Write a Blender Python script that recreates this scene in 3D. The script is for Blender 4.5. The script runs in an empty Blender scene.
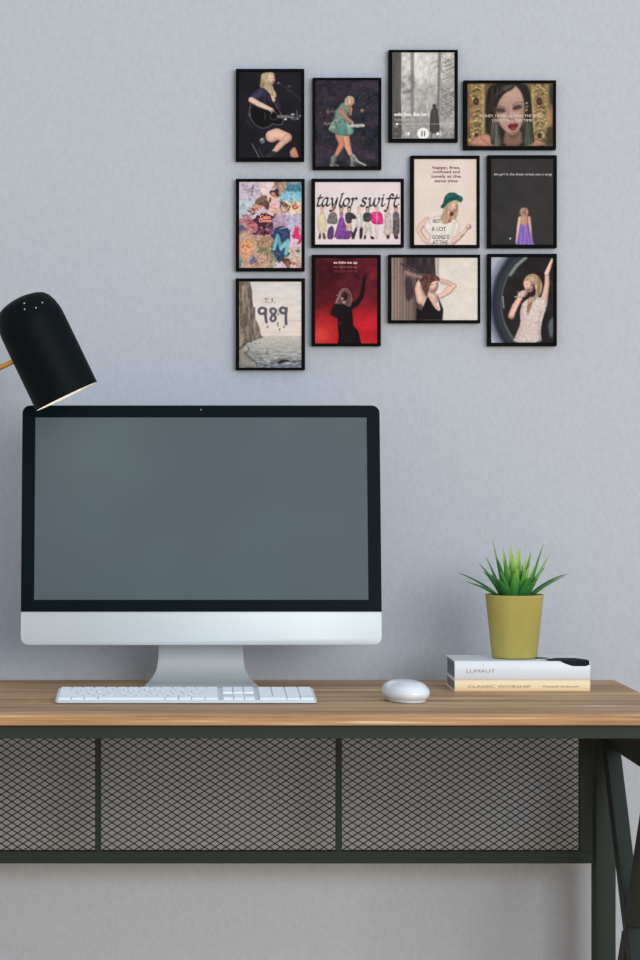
import bpy, bmesh, math, random
import numpy as np
from mathutils import Vector, Matrix
S = bpy.context.scene
C = S.collection
PI = math.pi

# ------------------------------------------------------------------ camera, world, lights, exposure
FOC, VPX, VPY, CH = 2300.0, 178.0, 465.0, 1.133      # focal length in px, principal point, eye height
cam_d = bpy.data.cameras.new('camera'); cam = bpy.data.objects.new('camera', cam_d); C.objects.link(cam)
cam.location = (0, 0, CH); cam.rotation_euler = (PI/2, 0, 0)
cam_d.sensor_fit = 'VERTICAL'; cam_d.sensor_height = 36.0
cam_d.lens = 36.0*FOC/960
cam_d.shift_x = (320-VPX)/960; cam_d.shift_y = -(480-VPY)/960
cam_d.clip_start = .05; cam_d.clip_end = 50
S.camera = cam

world = bpy.data.worlds.new('world'); S.world = world; world.use_nodes = True
bg = world.node_tree.nodes['Background']; bg.inputs[0].default_value = (.90, .955, 1.03, 1); bg.inputs[1].default_value = .78

def area(name, loc, target, size, power, col, size_y=None):
    l = bpy.data.lights.new(name, 'AREA'); l.energy = power; l.color = col; l.size = size
    if size_y: l.shape = 'RECTANGLE'; l.size_y = size_y
    o = bpy.data.objects.new(name, l); C.objects.link(o); o.location = loc
    o.rotation_euler = (Vector(target)-Vector(loc)).to_track_quat('-Z', 'Y').to_euler()
    return o
area('added_soft_light', (2.3, -1.0, 1.9), (.2, 4.1, .85), 2.8, 144, (1.0, .975, .94), 2.0)  # large unseen softbox added at front right, not a fixture on a ceiling
S.view_settings.view_transform = 'Standard'; S.view_settings.look = 'None'
S.view_settings.exposure = 0.0; S.view_settings.gamma = 1.0
S.view_settings.use_curve_mapping = False

# ------------------------------------------------------------------ helpers
def lin(c):
    return tuple((v/255/12.92 if v/255 <= .04045 else ((v/255+.055)/1.055)**2.4) for v in c)
def mat(name, col, rough=.5, metal=0., spec=.5, emit=None, coat=0.):
    m = bpy.data.materials.new(name); m.use_nodes = True
    b = m.node_tree.nodes['Principled BSDF']
    b.inputs['Base Color'].default_value = (*lin(col), 1); b.inputs['Roughness'].default_value = rough
    b.inputs['Metallic'].default_value = metal; b.inputs['Specular IOR Level'].default_value = spec
    b.inputs['Coat Weight'].default_value = coat
    if emit: b.inputs['Emission Color'].default_value = (*lin(col), 1); b.inputs['Emission Strength'].default_value = emit
    return m
def noise_tint(m, col2, scale=(30, 30, 30), detail=3, lo=.4, hi=.6, bump=0., dist=.001, rough=.55):
    """mixes the base colour with col2 through a stretched noise; optional bump"""
    nt = m.node_tree; N = nt.nodes; L = nt.links; b = N['Principled BSDF']
    tc = N.new('ShaderNodeTexCoord'); mp = N.new('ShaderNodeMapping'); mp.inputs['Scale'].default_value = scale
    no = N.new('ShaderNodeTexNoise'); no.inputs['Scale'].default_value = 1; no.inputs['Detail'].default_value = detail
    no.inputs['Roughness'].default_value = rough
    cr = N.new('ShaderNodeMapRange'); cr.inputs[1].default_value = lo; cr.inputs[2].default_value = hi
    mx = N.new('ShaderNodeMix'); mx.data_type = 'RGBA'
    L.new(tc.outputs['Object'], mp.inputs[0]); L.new(mp.outputs[0], no.inputs['Vector'])
    L.new(no.outputs['Fac'], cr.inputs[0]); L.new(cr.outputs[0], mx.inputs['Factor'])
    mx.inputs['A'].default_value = b.inputs['Base Color'].default_value[:]
    mx.inputs['B'].default_value = (*lin(col2), 1)
    L.new(mx.outputs['Result'], b.inputs['Base Color'])
    if bump:
        bp = N.new('ShaderNodeBump'); bp.inputs['Strength'].default_value = bump; bp.inputs['Distance'].default_value = dist
        L.new(no.outputs['Fac'], bp.inputs['Height']); L.new(bp.outputs[0], b.inputs['Normal'])
    return m

def link(name, me, m, parent=None, smooth=False):
    if m: me.materials.append(m)
    if smooth: me.polygons.foreach_set('use_smooth', [True]*len(me.polygons))
    o = bpy.data.objects.new(name, me); C.objects.link(o)
    if parent: o.parent = parent
    return o
def obj(name, bm, m, parent=None, bevel=0., seg=3, smooth=False):
    bmesh.ops.recalc_face_normals(bm, faces=bm.faces)
    me = bpy.data.meshes.new(name); bm.to_mesh(me); bm.free()
    o = link(name, me, m, parent, smooth or bevel > 0)
    if bevel:
        md = o.modifiers.new('bevel', 'BEVEL'); md.width = bevel; md.segments = seg; md.limit_method = 'ANGLE'
        md.angle_limit = math.radians(35); md.harden_normals = True
    return o
def empty(name, loc):
    o = bpy.data.objects.new(name, None); C.objects.link(o); o.location = loc; o.empty_display_size = .05
    return o
def tag(o, label=None, cat=None, group=None, kind=None):
    if label: o['label'] = label
    if cat: o['category'] = cat
    if group: o['group'] = group
    if kind: o['kind'] = kind
    return o
def bx(bm, x0, x1, y0, y1, z0, z1):
    v = [bm.verts.new(p) for p in ((x0,y0,z0),(x1,y0,z0),(x1,y1,z0),(x0,y1,z0),(x0,y0,z1),(x1,y0,z1),(x1,y1,z1),(x0,y1,z1))]
    for f in ((0,1,5,4),(1,2,6,5),(2,3,7,6),(3,0,4,7),(4,5,6,7),(3,2,1,0)): bm.faces.new([v[i] for i in f])
    return bm
def box(name, x0, x1, y0, y1, z0, z1, m, parent=None, bevel=0., seg=3):
    return obj(name, bx(bmesh.new(), x0, x1, y0, y1, z0, z1), m, parent, bevel, seg)
def bar(bm, a, b, hx, ht):
    """box bar in the YZ plane from a to b: half size hx along X, ht across"""
    a, b = Vector(a), Vector(b); d = (b-a).normalized(); t = Vector((1,0,0)).cross(d)
    v = []
    for p in (a, b):
        for sx, st in ((-1,-1),(1,-1),(1,1),(-1,1)): v.append(bm.verts.new(p+Vector((hx*sx,0,0))+t*ht*st))
    for f in ((0,1,2,3),(4,5,6,7),(0,1,5,4),(1,2,6,5),(2,3,7,6),(3,0,4,7)): bm.faces.new([v[i] for i in f])
def lathe(bm, prof, n=48, M=None, cap=False):
    """prof: list of (r, z)"""
    rings = []
    for r, z in prof:
        if r < 1e-6: rings.append([bm.verts.new((0,0,z))])
        else: rings.append([bm.verts.new((r*math.cos(2*PI*i/n), r*math.sin(2*PI*i/n), z)) for i in range(n)])
    for A, B in zip(rings, rings[1:]):
        for i in range(n):
            j = (i+1) % n
            if len(A) == 1 and len(B) > 1: bm.faces.new((A[0], B[i], B[j]))
            elif len(B) == 1 and len(A) > 1: bm.faces.new((A[i], A[j], B[0]))
            elif len(A) > 1: bm.faces.new((A[i], A[j], B[j], B[i]))
    if M: bm.transform(M)
    return bm
def tube(bm, pts, r, n=12):
    pts = [Vector(p) for p in pts]; rings = []
    up = Vector((0,1,0))
    for i, p in enumerate(pts):
        d = (pts[min(i+1, len(pts)-1)]-pts[max(i-1, 0)]).normalized()
        a = up.cross(d)
        if a.length < 1e-3: a = Vector((1,0,0)).cross(d)
        a.normalize(); b = d.cross(a)
        rings.append([bm.verts.new(p+(a*math.cos(2*PI*k/n)+b*math.sin(2*PI*k/n))*r) for k in range(n)])
    for A, B in zip(rings, rings[1:]):
        for k in range(n): bm.faces.new((A[k], A[(k+1)%n], B[(k+1)%n], B[k]))
    bm.faces.new(rings[0]); bm.faces.new(rings[-1])
def rrect(w0, w1, h0, h1, r_top, r_bot, n=8):
    """rounded rectangle outline in XZ"""
    P = []
    for cx, cz, r, a0 in ((w1, h0, r_bot, -PI/2), (w1, h1, r_top, 0), (w0, h1, r_top, PI/2), (w0, h0, r_bot, PI)):
        if r < 1e-6: P.append((cx, cz)); continue
        ox = cx - r if cx == w1 else cx + r
        oz = cz - r if cz == h1 else cz + r
        for k in range(n+1):
            a = a0 + PI/2*k/n; P.append((ox+r*math.cos(a), oz+r*math.sin(a)))
    return P
def loft(bm, rings, cap0=True, cap1=True):
    R = [[bm.verts.new(p) for p in ring] for ring in rings]
    n = len(R[0])
    for A, B in zip(R, R[1:]):
        for i in range(n): bm.faces.new((A[i], A[(i+1)%n], B[(i+1)%n], B[i]))
    if cap0: bm.faces.new(R[0])
    if cap1: bm.faces.new(list(reversed(R[-1])))
    return bm
def text(name, s, size, loc, m, parent, align='CENTER', shear=0., thick=.00004, bold=0., sx=1., rot=(PI/2, 0, 0), space=1., width=None):
    """lettering as a mesh; loc is the baseline point"""
    cu = bpy.data.curves.new(name, 'FONT'); cu.body = s; cu.size = size; cu.align_x = align; cu.shear = shear
    cu.extrude = thick; cu.offset = bold; cu.space_character = space; cu.resolution_u = 3
    t = bpy.data.objects.new('tmp', cu); C.objects.link(t); bpy.context.view_layer.update()
    dg = bpy.context.evaluated_depsgraph_get()
    me = bpy.data.meshes.new_from_object(t.evaluated_get(dg)); bpy.data.objects.remove(t); bpy.data.curves.remove(cu)
    me.materials.clear()
    if width:
        xs = [v.co.x for v in me.vertices]; sx = width/(max(xs)-min(xs))
    me.transform(Matrix.Diagonal((sx, 1, 1, 1)))
    o = link(name, me, m, parent); o.location = loc; o.rotation_euler = rot
    return o
def px(x, y, Y):                       # a point of the room on the vertical plane at depth Y
    return Vector(((x-VPX)*Y/FOC, Y, CH-(y-VPY)*Y/FOC))

# ------------------------------------------------------------------ materials
M_wall = mat('wall_plaster', (181, 190, 201), .9, spec=.2)
noise_tint(M_wall, (176, 183, 195), (140, 140, 90), 2, .38, .7, .03, .0005)
M_floor = mat('floor_boards', (236, 188, 112), .6); noise_tint(M_floor, (216, 170, 100), (3, 40, 3))
M_frame = mat('black_frame', (6, 7, 10), .6, spec=.05)
M_steel = mat('powder_coated_steel', (40, 51, 49), .6, spec=.2)
M_mesh = mat('mesh_steel', (18, 23, 21), .6, spec=.08)
M_alu = mat('silver_aluminium', (197, 209, 216), .42, metal=.15, spec=.5)
noise_tint(M_alu, (204, 216, 223), (4, 4, 1.5), 1, .4, .6)
M_stand = mat('stand_aluminium', (184, 192, 196), .5, metal=.05)
M_bezel = mat('bezel_glass', (7, 20, 27), .35, spec=.04)
M_screen = mat('dark_screen', (80, 92, 101), .45, spec=.12)
noise_tint(M_screen, (82, 99, 105), (4.5, 4.5, 4.5), 2, .35, .75)
M_key = mat('key_plastic', (228, 238, 248), .5)
M_kbase = mat('keyboard_aluminium', (208, 219, 230), .4, metal=.1)
M_white = mat('mouse_plastic', (226, 234, 244), .18, spec=.6, coat=.4)
M_mbase = mat('mouse_base', (170, 172, 172), .4)
M_pot = mat('olive_ceramic', (174, 164, 92), .55, spec=.25); noise_tint(M_pot, (168, 158, 86), (25, 25, 12), 2)
M_soil = mat('soil', (60, 48, 36), .95); noise_tint(M_soil, (35, 28, 20), (300, 300, 300), 3, .4, .6, .6, .002)
M_lamp = mat('lamp_black', (5, 14, 19), .55, spec=.08)
M_brass = mat('brass', (196, 146, 62), .32, metal=.75)
M_lin = mat('lamp_lining', (252, 252, 250), .6)
M_bulb = mat('lamp_bulb', (255, 246, 230), .5, emit=9.0)
M_lens = mat('camera_lens', (120, 135, 140), .2)
M_page = mat('book_pages', (96, 106, 118), .85); noise_tint(M_page, (128, 136, 146), (8, 8, 900), 2, .35, .65)
M_page2 = mat('book_pages_cream', (112, 116, 122), .85); noise_tint(M_page2, (140, 142, 146), (8, 8, 900), 2, .35, .65)
M_bw = mat('white_cover', (216, 224, 232), .35, spec=.4)
M_bc = mat('cream_cover', (236, 216, 180), .5)
M_ink = mat('ink_dark', (20, 30, 38), .7, spec=.1)
M_gtxt = mat('print_taupe', (158, 148, 132), .6)
M_gtxt2 = mat('print_sage', (138, 136, 116), .6)
M_tan = mat('print_tan', (160, 134, 100), .6)

# wood
M_wood = bpy.data.materials.new('rustic_wood'); M_wood.use_nodes = True
nt = M_wood.node_tree; N = nt.nodes; L = nt.links; b = N['Principled BSDF']
b.inputs['Roughness'].default_value = .55; b.inputs['Specular IOR Level'].default_value = .3
tc = N.new('ShaderNodeTexCoord')
def wnoise(scale, detail, rough=.6, loc=(0,0,0)):
    mp = N.new('ShaderNodeMapping'); mp.inputs['Scale'].default_value = scale; mp.inputs['Location'].default_value = loc
    no = N.new('ShaderNodeTexNoise'); no.inputs['Scale'].default_value = 1; no.inputs['Detail'].default_value = detail; no.inputs['Roughness'].default_value = rough
    L.new(tc.outputs['Object'], mp.inputs[0]); L.new(mp.outputs[0], no.inputs['Vector']); return no
n1 = wnoise((1.7, 42, 80), 5); n2 = wnoise((5, 130, 260), 3, .7, (3, 1, 2)); n3 = wnoise((.5, 16, 40), 2, .5, (9, 4, 1))
rp = N.new('ShaderNodeValToRGB'); e = rp.color_ramp.elements
e[0].position = .34; e[0].color = (*lin((98, 72, 54)), 1)
e[1].position = .66; e[1].color = (*lin((236, 216, 188)), 1)
for p, c in ((.43, (152, 117, 83)), (.5, (178, 142, 104)), (.57, (194, 158, 119))):
    k = e.new(p); k.color = (*lin(c), 1)
mx = N.new('ShaderNodeMix'); mx.data_type = 'FLOAT'; mx.inputs[0].default_value = .44
L.new(n1.outputs['Fac'], mx.inputs[2]); L.new(n2.outputs['Fac'], mx.inputs[3]); L.new(mx.outputs[0], rp.inputs[0])
m2 = N.new('ShaderNodeMix'); m2.data_type = 'RGBA'; m2.blend_type = 'MULTIPLY'; m2.inputs['Factor'].default_value = .6
r2 = N.new('ShaderNodeValToRGB'); r2.color_ramp.elements[0].position = .35; r2.color_ramp.elements[0].color = (.66, .64, .66, 1)
r2.color_ramp.elements[1].position = .6; r2.color_ramp.elements[1].color = (1, 1, 1, 1)
L.new(n3.outputs['Fac'], r2.inputs[0]); L.new(rp.outputs[0], m2.inputs['A']); L.new(r2.outputs[0], m2.inputs['B'])
L.new(m2.outputs['Result'], b.inputs['Base Color'])
bp = N.new('ShaderNodeBump'); bp.inputs['Strength'].default_value = .25; bp.inputs['Distance'].default_value = .001
L.new(mx.outputs[0], bp.inputs['Height']); L.new(bp.outputs[0], b.inputs['Normal'])

# ------------------------------------------------------------------ the setting
WY = 4.18                                             # the wall's face
tag(box('wall_back', -3.4, 4.2, WY, WY+.1, 0, 2.7, M_wall), kind='structure')
tag(box('floor', -3.4, 4.2, -1.6, WY, -.05, 0, M_floor), kind='structure')

# ------------------------------------------------------------------ desk
DZ, DF, DB, DL, DR = .75, 3.53, 4.10, -.645, .778
desk = tag(empty('desk', ((DL+DR)/2, (DF+DB)/2, 0)), 'industrial desk with brown wooden top, dark steel frame and mesh back panel', 'desk')
def dk(o):
    o.location = o.location - desk.location; o.parent = desk; return o
dk(box('desktop', DL, DR, DF, DB, DZ-.0170, DZ, M_wood, None, .0015))
dk(box('front_rail', DL+.01, DR-.007, DF+.012, DF+.034, .7115, DZ-.0170, M_steel, None, .0012))
dk(box('rear_rail', DL+.045, DR-.042, 4.045, 4.075, .711, DZ-.0170, M_steel, None, .0012))
for xl in (DL+.007, DR-.042):
    for y0, y1 in ((3.566, 3.606), (4.05, 4.098)):
        z1 = DZ-.0170 if y0 > 4 else DZ-.0170
        dk(box('leg', xl, xl+.035, y0, y1, .008, z1, M_steel, None, .0015))
        dk(box('foot_pad', xl+.004, xl+.031, y0+.005, y1-.005, 0, .008, M_lamp))
    xr = xl+.010 if xl > 0 else xl
    dk(box('side_rail', xr+.003, xr+.025, 3.606, 4.05, .643, DZ-.0170, M_steel, None, .001))
    dk(box('lower_rail', xr+.003, xr+.025, 3.606, 4.05, .05, .08, M_steel, None, .001))
    cx = xr+.0105 if xl > 0 else xr+.0165
    A, B, A2, B2 = (cx, 4.04, .672), (cx, 3.616, .05), (cx, 4.04, .05), (cx, 3.616, .672)
    bm = bmesh.new(); bar(bm, A, B, .0125, .018); dk(obj('brace', bm, M_steel, None, .001))
    mid = Vector(A2).lerp(Vector(B2), .5); d = (Vector(B2)-Vector(A2)).normalized()
    bm = bmesh.new(); bar(bm, A2, mid-d*.022, .0125, .018); bar(bm, mid+d*.022, B2, .0125, .018)
    dk(obj('brace', bm, M_steel, None, .001))

def wire_grid(x0, x1, z0, z1, y, pw=.0192, ph=.01235, t=.00085):
    bm = bmesh.new(); w, h = x1-x0, z1-z0
    for s in (1, -1):
        k = -int(h/ph)-2
        while k < int(w/pw)+int(h/ph)+4:
            # the line x = k*pw + s*(z)*pw/ph, clipped to the opening
            a = []
            for zz in (0, h):
                a.append((k*pw + s*zz*pw/ph, zz))
            (xa, za), (xb, zb) = a
            ts = [0, 1]
            dx = xb-xa; lo, hi = 0., 1.
            t0, t1 = sorted(((0-xa)/dx, (w-xa)/dx)); lo, hi = max(lo, t0), min(hi, t1)
            if hi-lo > .004:
                p = Vector((x0+xa+dx*lo, y, z0+h*lo)); q = Vector((x0+xa+dx*hi, y, z0+h*hi))
                d = (q-p).normalized(); u = Vector((-d.z, 0, d.x))*t; yy = Vector((0, .0008, 0)); off = Vector((0, .0005*s, 0))
                v = [bm.verts.new(c+off) for c in (p-u-yy, p+u-yy, p+u+yy, p-u+yy, q-u-yy, q+u-yy, q+u+yy, q-u+yy)]
                for f in ((0,1,5,4),(1,2,6,5),(2,3,7,6),(3,0,4,7)): bm.faces.new([v[i] for i in f])
            k += 1
    return bm
# mesh back panel
PY0, PY1, PZ0 = 4.052, 4.07, .4308
xs = [(x-VPX)*4.052/FOC for x in (-144, 98, 339)]
pan_l, pan_r = DL+.0485, DR-.0485
stiles = [(pan_l, xs[0]+.0055), (xs[1]-.0053, xs[1]+.0053), (xs[2]-.0053, xs[2]+.0053), ((580-VPX)*4.052/FOC, pan_r)]
panel = dk(box('back_panel_frame', pan_l, pan_r, PY0, PY1, PZ0, PZ0+.0215, M_steel, None, .001))
for i, (a, c) in enumerate(stiles):
    o = box('stile', a, c, PY0, PY1, PZ0+.0215, .711, M_steel, panel, .0008)
for (a, c), (a2, c2) in zip(stiles, stiles[1:]):
    obj('mesh_screen', wire_grid(c, a2, PZ0+.0215, .711, PY0+.009), M_mesh, panel)

# ------------------------------------------------------------------ monitor
MY = 3.93
mon = tag(empty('desktop_computer', ((201.3-VPX)*MY/FOC, 3.93, DZ)), 'silver all-in-one computer with blank grey screen and black bezel on wooden desk', 'computer')
W2, HB = .6177/2, .4135; zb = .8254-DZ
tilt = Matrix.Translation((0, 0, zb)) @ Matrix.Rotation(-math.radians(7.0), 4, 'X')
def mon_part(name, bm, m, parent=mon, **k):
    bm.transform(tilt if True else tilt); return obj(name, bm, m, parent, **k)
bm = bmesh.new(); rings = []
for sc, y, r in ((1-.001/W2, .0, .0135), (1, .0008, .0135), (1, .006, .0135), (.985, .009, .0135), (.86, .016, .03), (.66, .026, .05), (.42, .036, .06), (.2, .041, .04)):
    zc = HB*.5
    P = rrect(-W2*sc, W2*sc, zc-HB/2*sc, zc+HB/2*sc, r, r)
    rings.append([(x, y, z) for x, z in P])
loft(bm, rings); housing = mon_part('housing', bm, M_alu, smooth=True)
zs = .0567
P = rrect(-W2, W2, zs, HB, .0135, 0)
bm = bmesh.new(); loft(bm, [[(x*.999, -.0018, z) for x, z in P], [(x, -.0012, z) for x, z in P], [(x, .0045, z) for x, z in P]])
bezel = mon_part('bezel', bm, M_bezel)
sx = .02275
bm = bx(bmesh.new(), -W2+sx, W2-sx, -.0022, -.0015, zs+.0205, HB-.0212)
mon_part('screen', bm, M_screen)
bm = lathe(bmesh.new(), [(0, 0), (.0013, 0), (.0015, .0008), (.0015, .002)], 20, Matrix.Translation((0, -.0024, HB-.0075)) @ Matrix.Rotation(-PI/2, 4, 'X'))
mon_part('camera', bm, M_lens, smooth=True)
# stand: one bent plate, wide thin foot curving up into the neck
prof = [(-.115, .0, .100), (-.112, .004, .101), (-.02, .0052, .0985), (.03, .006, .0955), (.055, .009, .0900), (.070, .016, .0832), (.0785, .028, .0770), (.081, .045, .0744), (.078, .08, .0728), (.072, .14, .0712), (.066, .2, .0706)]
bm = bmesh.new(); rings = []
def nrm(i):
    a = prof[max(i-1, 0)]; c = prof[min(i+1, len(prof)-1)]; dy, dz = c[0]-a[0], c[1]-a[1]; l = math.hypot(dy, dz); return (-dz/l, dy/l)
for i, (y, z, hw) in enumerate(prof):
    ny, nz = nrm(i) if i > 1 else (0, 1)
    th = .005 if i > 1 else (.002 if i == 0 else .0039)
    y0, z0 = y, max(z, .0)
    if i == 0: top, bot = (y, .0022), (y, 0)
    else: top, bot = (y, z), (y-ny*th*1.0, max(z-nz*th, 0))
    rings.append([(-hw, top[0], top[1]), (hw, top[0], top[1]), (hw, bot[0], bot[1]), (-hw, bot[0], bot[1])])
loft(bm, rings); obj('stand', bm, M_stand, mon, bevel=.001, seg=2)

# ------------------------------------------------------------------ keyboard
kb = tag(empty('keyboard', ((186-VPX)*3.685/FOC, 3.685, DZ)), 'white full-size keyboard with silver base lying in front of the computer', 'keyboard')
KW, KD = .2098, .116
bm = bmesh.new()
def kz(y): return .0062 + .0085*(y/KD)
P = [(x, z) for x, z in rrect(-KW, KW, 0, KD, .007, .007)]
loft(bm, [[(x, y, .0012) for x, y in P], [(x, y, kz(y)) for x, y in P]]); obj('base', bm, M_kbase, kb, bevel=.0008, seg=2)
def keycap(name, x0, x1, y0, y1):
    g = .0008; bm = bmesh.new()
    x0 += g; x1 -= g; y0 += g; y1 -= g; i = .0006
    P0 = [(x0, y0), (x1, y0), (x1, y1), (x0, y1)]; P1 = [(x0+i, y0+i), (x1-i, y0+i), (x1-i, y1-i), (x0+i, y1-i)]
    loft(bm, [[(x, y, kz(y)-.0003) for x, y in P0], [(x, y, kz(y)+.0022) for x, y in P0], [(x, y, kz(y)+.0028) for x, y in P1]])
    return obj(name, bm, M_key, kb)
U = .0190; x_l = -KW+.004; y_b = .005; R_ = .0186
rows = [([1.25, 1.25, 1.25, 6.25, 1.25, 1.25, 1.25, 1.25], 0), ([2.25]+[1]*10+[1.75+1-.0], 1), ([1.75]+[1]*11+[2.25], 2), ([1.5]+[1]*12+[1.5], 3), ([1]*13+[2], 4)]
for ws, r in rows:
    x = x_l; tot = sum(ws); f = 15/tot
    for w in ws:
        keycap('key', x, x+w*U*f*.905, y_b+r*R_, y_b+(r+1)*R_); x += w*U*f*.905
MAINW = 15*U*.905
x = x_l
for i in range(14): keycap('function_key', x, x+MAINW/14, y_b+5*R_, y_b+5*R_+.0135); x += MAINW/14
x_n = x_l+MAINW+.0075; u = .0172
for i, (r) in enumerate((4, 3)):
    for k in range(3): keycap('navigation_key', x_n+k*u, x_n+(k+1)*u, y_b+r*R_, y_b+(r+1)*R_)
for k in range(3): keycap('arrow_key', x_n+k*u, x_n+(k+1)*u, y_b, y_b+R_)
keycap('arrow_key', x_n+u, x_n+2*u, y_b+R_, y_b+2*R_)
for k in range(3): keycap('function_key', x_n+k*u, x_n+(k+1)*u, y_b+5*R_, y_b+5*R_+.0135)
x_m = x_n+3*u+.007; u2 = (KW-.004-x_m)/4
for k in range(4):
    keycap('function_key', x_m+k*u2, x_m+(k+1)*u2, y_b+5*R_, y_b+5*R_+.0135)
    for r in (4, 3, 2): keycap('number_pad_key', x_m+k*u2, x_m+(k+1)*u2, y_b+r*R_, y_b+(r+1)*R_)
for k in range(3): keycap('number_pad_key', x_m+k*u2, x_m+(k+1)*u2, y_b+R_, y_b+2*R_)
keycap('number_pad_key', x_m+3*u2, x_m+4*u2, y_b, y_b+2*R_)
keycap('number_pad_key', x_m, x_m+2*u2, y_b, y_b+R_); keycap('number_pad_key', x_m+2*u2, x_m+3*u2, y_b, y_b+R_)

# ------------------------------------------------------------------ mouse
ms = tag(empty('computer_mouse', ((405.6-VPX)*3.735/FOC, 3.735, DZ)), 'glossy white computer mouse on the desk between keyboard and books', 'mouse')
def mouse_ring(z, s):
    n = 48; P = []
    for i in range(n):
        a = 2*PI*i/n; c, d = math.cos(a), math.sin(a)
        P.append((math.copysign(abs(c)**.85, c)*.0346*s, math.copysign(abs(d)**.9, d)*.060*s, z))
    return P
bm = bmesh.new(); rr = [(.002, .86)]
zc, hb, ht_ = .0145, .0115, .0195
for k in range(-5, 13):
    t = k/12*PI/2
    z = zc + (ht_ if t > 0 else hb)*math.sin(t)/(1 if t > 0 else math.sin(5/12*PI/2)); s = math.cos(t)**.62 if k > 0 else math.cos(t)**.9
    if k == 12: s = .06
    rr.append((z, s))
rr = sorted(set(rr)); loft(bm, [mouse_ring(z, s) for z, s in rr]); bm.transform(Matrix.Rotation(math.radians(12), 4, 'Z'))
obj('shell', bm, M_white, ms, smooth=True)
bm = bmesh.new(); loft(bm, [mouse_ring(0, .78), mouse_ring(.0035, .82)]); bm.transform(Matrix.Rotation(math.radians(12), 4, 'Z'))
obj('base', bm, M_mbase, ms)

# ------------------------------------------------------------------ books
BX0, BX1, BY0, BY1 = (454.8-VPX)*3.880/FOC, (590.3-VPX)*3.880/FOC, 3.880, 4.01
def book(name, z0, h, cover_m, page_m, label, wob=0.):
    r = tag(empty(name, ((BX0+BX1)/2, BY0, z0)), label, 'book', 'books stacked under the potted plant')
    w = (BX1-BX0)/2; d = BY1-BY0; t = .0022
    bm = bmesh.new()                                   # cover: spine and two boards in one piece, spine slightly rounded
    P = [(d, 0), (t*1.5, 0)]
    for k in range(9):
        a = -PI/2 - PI*k/8; P.append((.004+.004*math.cos(a), h/2+h/2*math.sin(a)*-1*-1))
    P = [(d, 0)] + [(.004-.004*math.cos(a), h/2+h/2*math.sin(a)) for a in [(-PI/2+PI*k/10) for k in range(11)]] + [(d, h), (d, h-t), (.006, h-t), (.005, h/2), (.006, t), (d, t)]
    loft(bm, [[(-w, y, z) for y, z in P], [(w, y, z) for y, z in P]])
    obj('cover', bm, cover_m, r)
    obj('pages', bx(bmesh.new(), -w+.002, w-.002, .0055, d-.004, t, h-t), page_m, r)
    return r, w, h, d
b1, w, h1, d = book('book', DZ, .0200, M_bc, M_page2, 'thin cream hardback book lying flat on the desk under the white book')
text('title', 'CLASSIC WORSHIP', .0062, ((467.5-VPX)*BY0/FOC-(BX0+BX1)/2, -.0004, .0072), M_gtxt2, b1, 'LEFT', width=.106)
text('author', 'Maxwell Anderson', .0052, ((542.5-VPX)*BY0/FOC-(BX0+BX1)/2, -.0004, .0078), M_tan, b1, 'LEFT', width=.061)
b2, w, h2, d = book('book', DZ+.0200, .0322, M_bw, M_page, 'thick white hardback book with a black blot on its cover, under the green plant')
b2['category'] = 'book'
text('title', 'LUMAUT', .0078, ((466-VPX)*BY0/FOC-(BX0+BX1)/2, -.0004, .0128), M_gtxt, b2, 'LEFT', width=.048)
text('emblem', 'I', .0055, ((483-VPX)*BY0/FOC-(BX0+BX1)/2, -.0002, .0235), M_gtxt, b2, 'LEFT')
# black blot: runs over the top board and a little way down the spine
def blot(pts_top, pts_spine):
    bm = bmesh.new()
    if pts_top:
        v = [bm.verts.new((x, y, h2+.0002)) for x, y in pts_top]; bm.faces.new(v)
    ext = bmesh.ops.extrude_face_region(bm, geom=bm.faces[:])
    return bm
bm = bmesh.new()
cols = 26
x_of = lambda p: (p-VPX)*BY0/FOC-(BX0+BX1)/2
def spine_y(z): # outward face of the rounded spine
    s = max(-1, min(1, (z-h2/2)/(h2/2))); return .004-.004*math.sqrt(max(0, 1-s*s))
prev = None
for i in range(cols+1):
    t = i/cols; xx = x_of(548) + (w-.0012-x_of(548))*t
    depth = .0088*min(1, max(0, (t-.3)/.3))**.7 if t > .3 else 0.0002   # how far it runs down the spine
    if t > .95: depth *= .8
    back = .030 + .03*min(1, t*3) - .030*max(0, (t-.8)/.2)
    line = []
    for k in range(7):
        z = h2 - depth + depth*k/6; line.append((xx, spine_y(z)-.0003, z+.0002))
    line.append((xx, .005, h2+.0004)); line.append((xx, back, h2+.0004))
    cur = [bm.verts.new(p) for p in line]
    if prev:
        for a in range(len(cur)-1): bm.faces.new((prev[a], cur[a], cur[a+1], prev[a+1]))
    prev = cur
obj('cover_print', bm, M_ink, b2)
bm = bmesh.new(); v = [bm.verts.new((x_of(a), y, h2+.0003)) for a, y in ((528, .085), (536, .07), (545, .078), (556, .06), (549, .045), (536, .05), (527, .06))]; bm.faces.new(v)
obj('cover_print', bm, M_ink, b2)
bm = bmesh.new(); v = [bm.verts.new((x_of(a), y, h2+.0003)) for a, y in ((540, .012), (565, .014), (562, .03), (550, .02))]; bm.faces.new(v)
obj('cover_print', bm, M_ink, b2)

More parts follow.
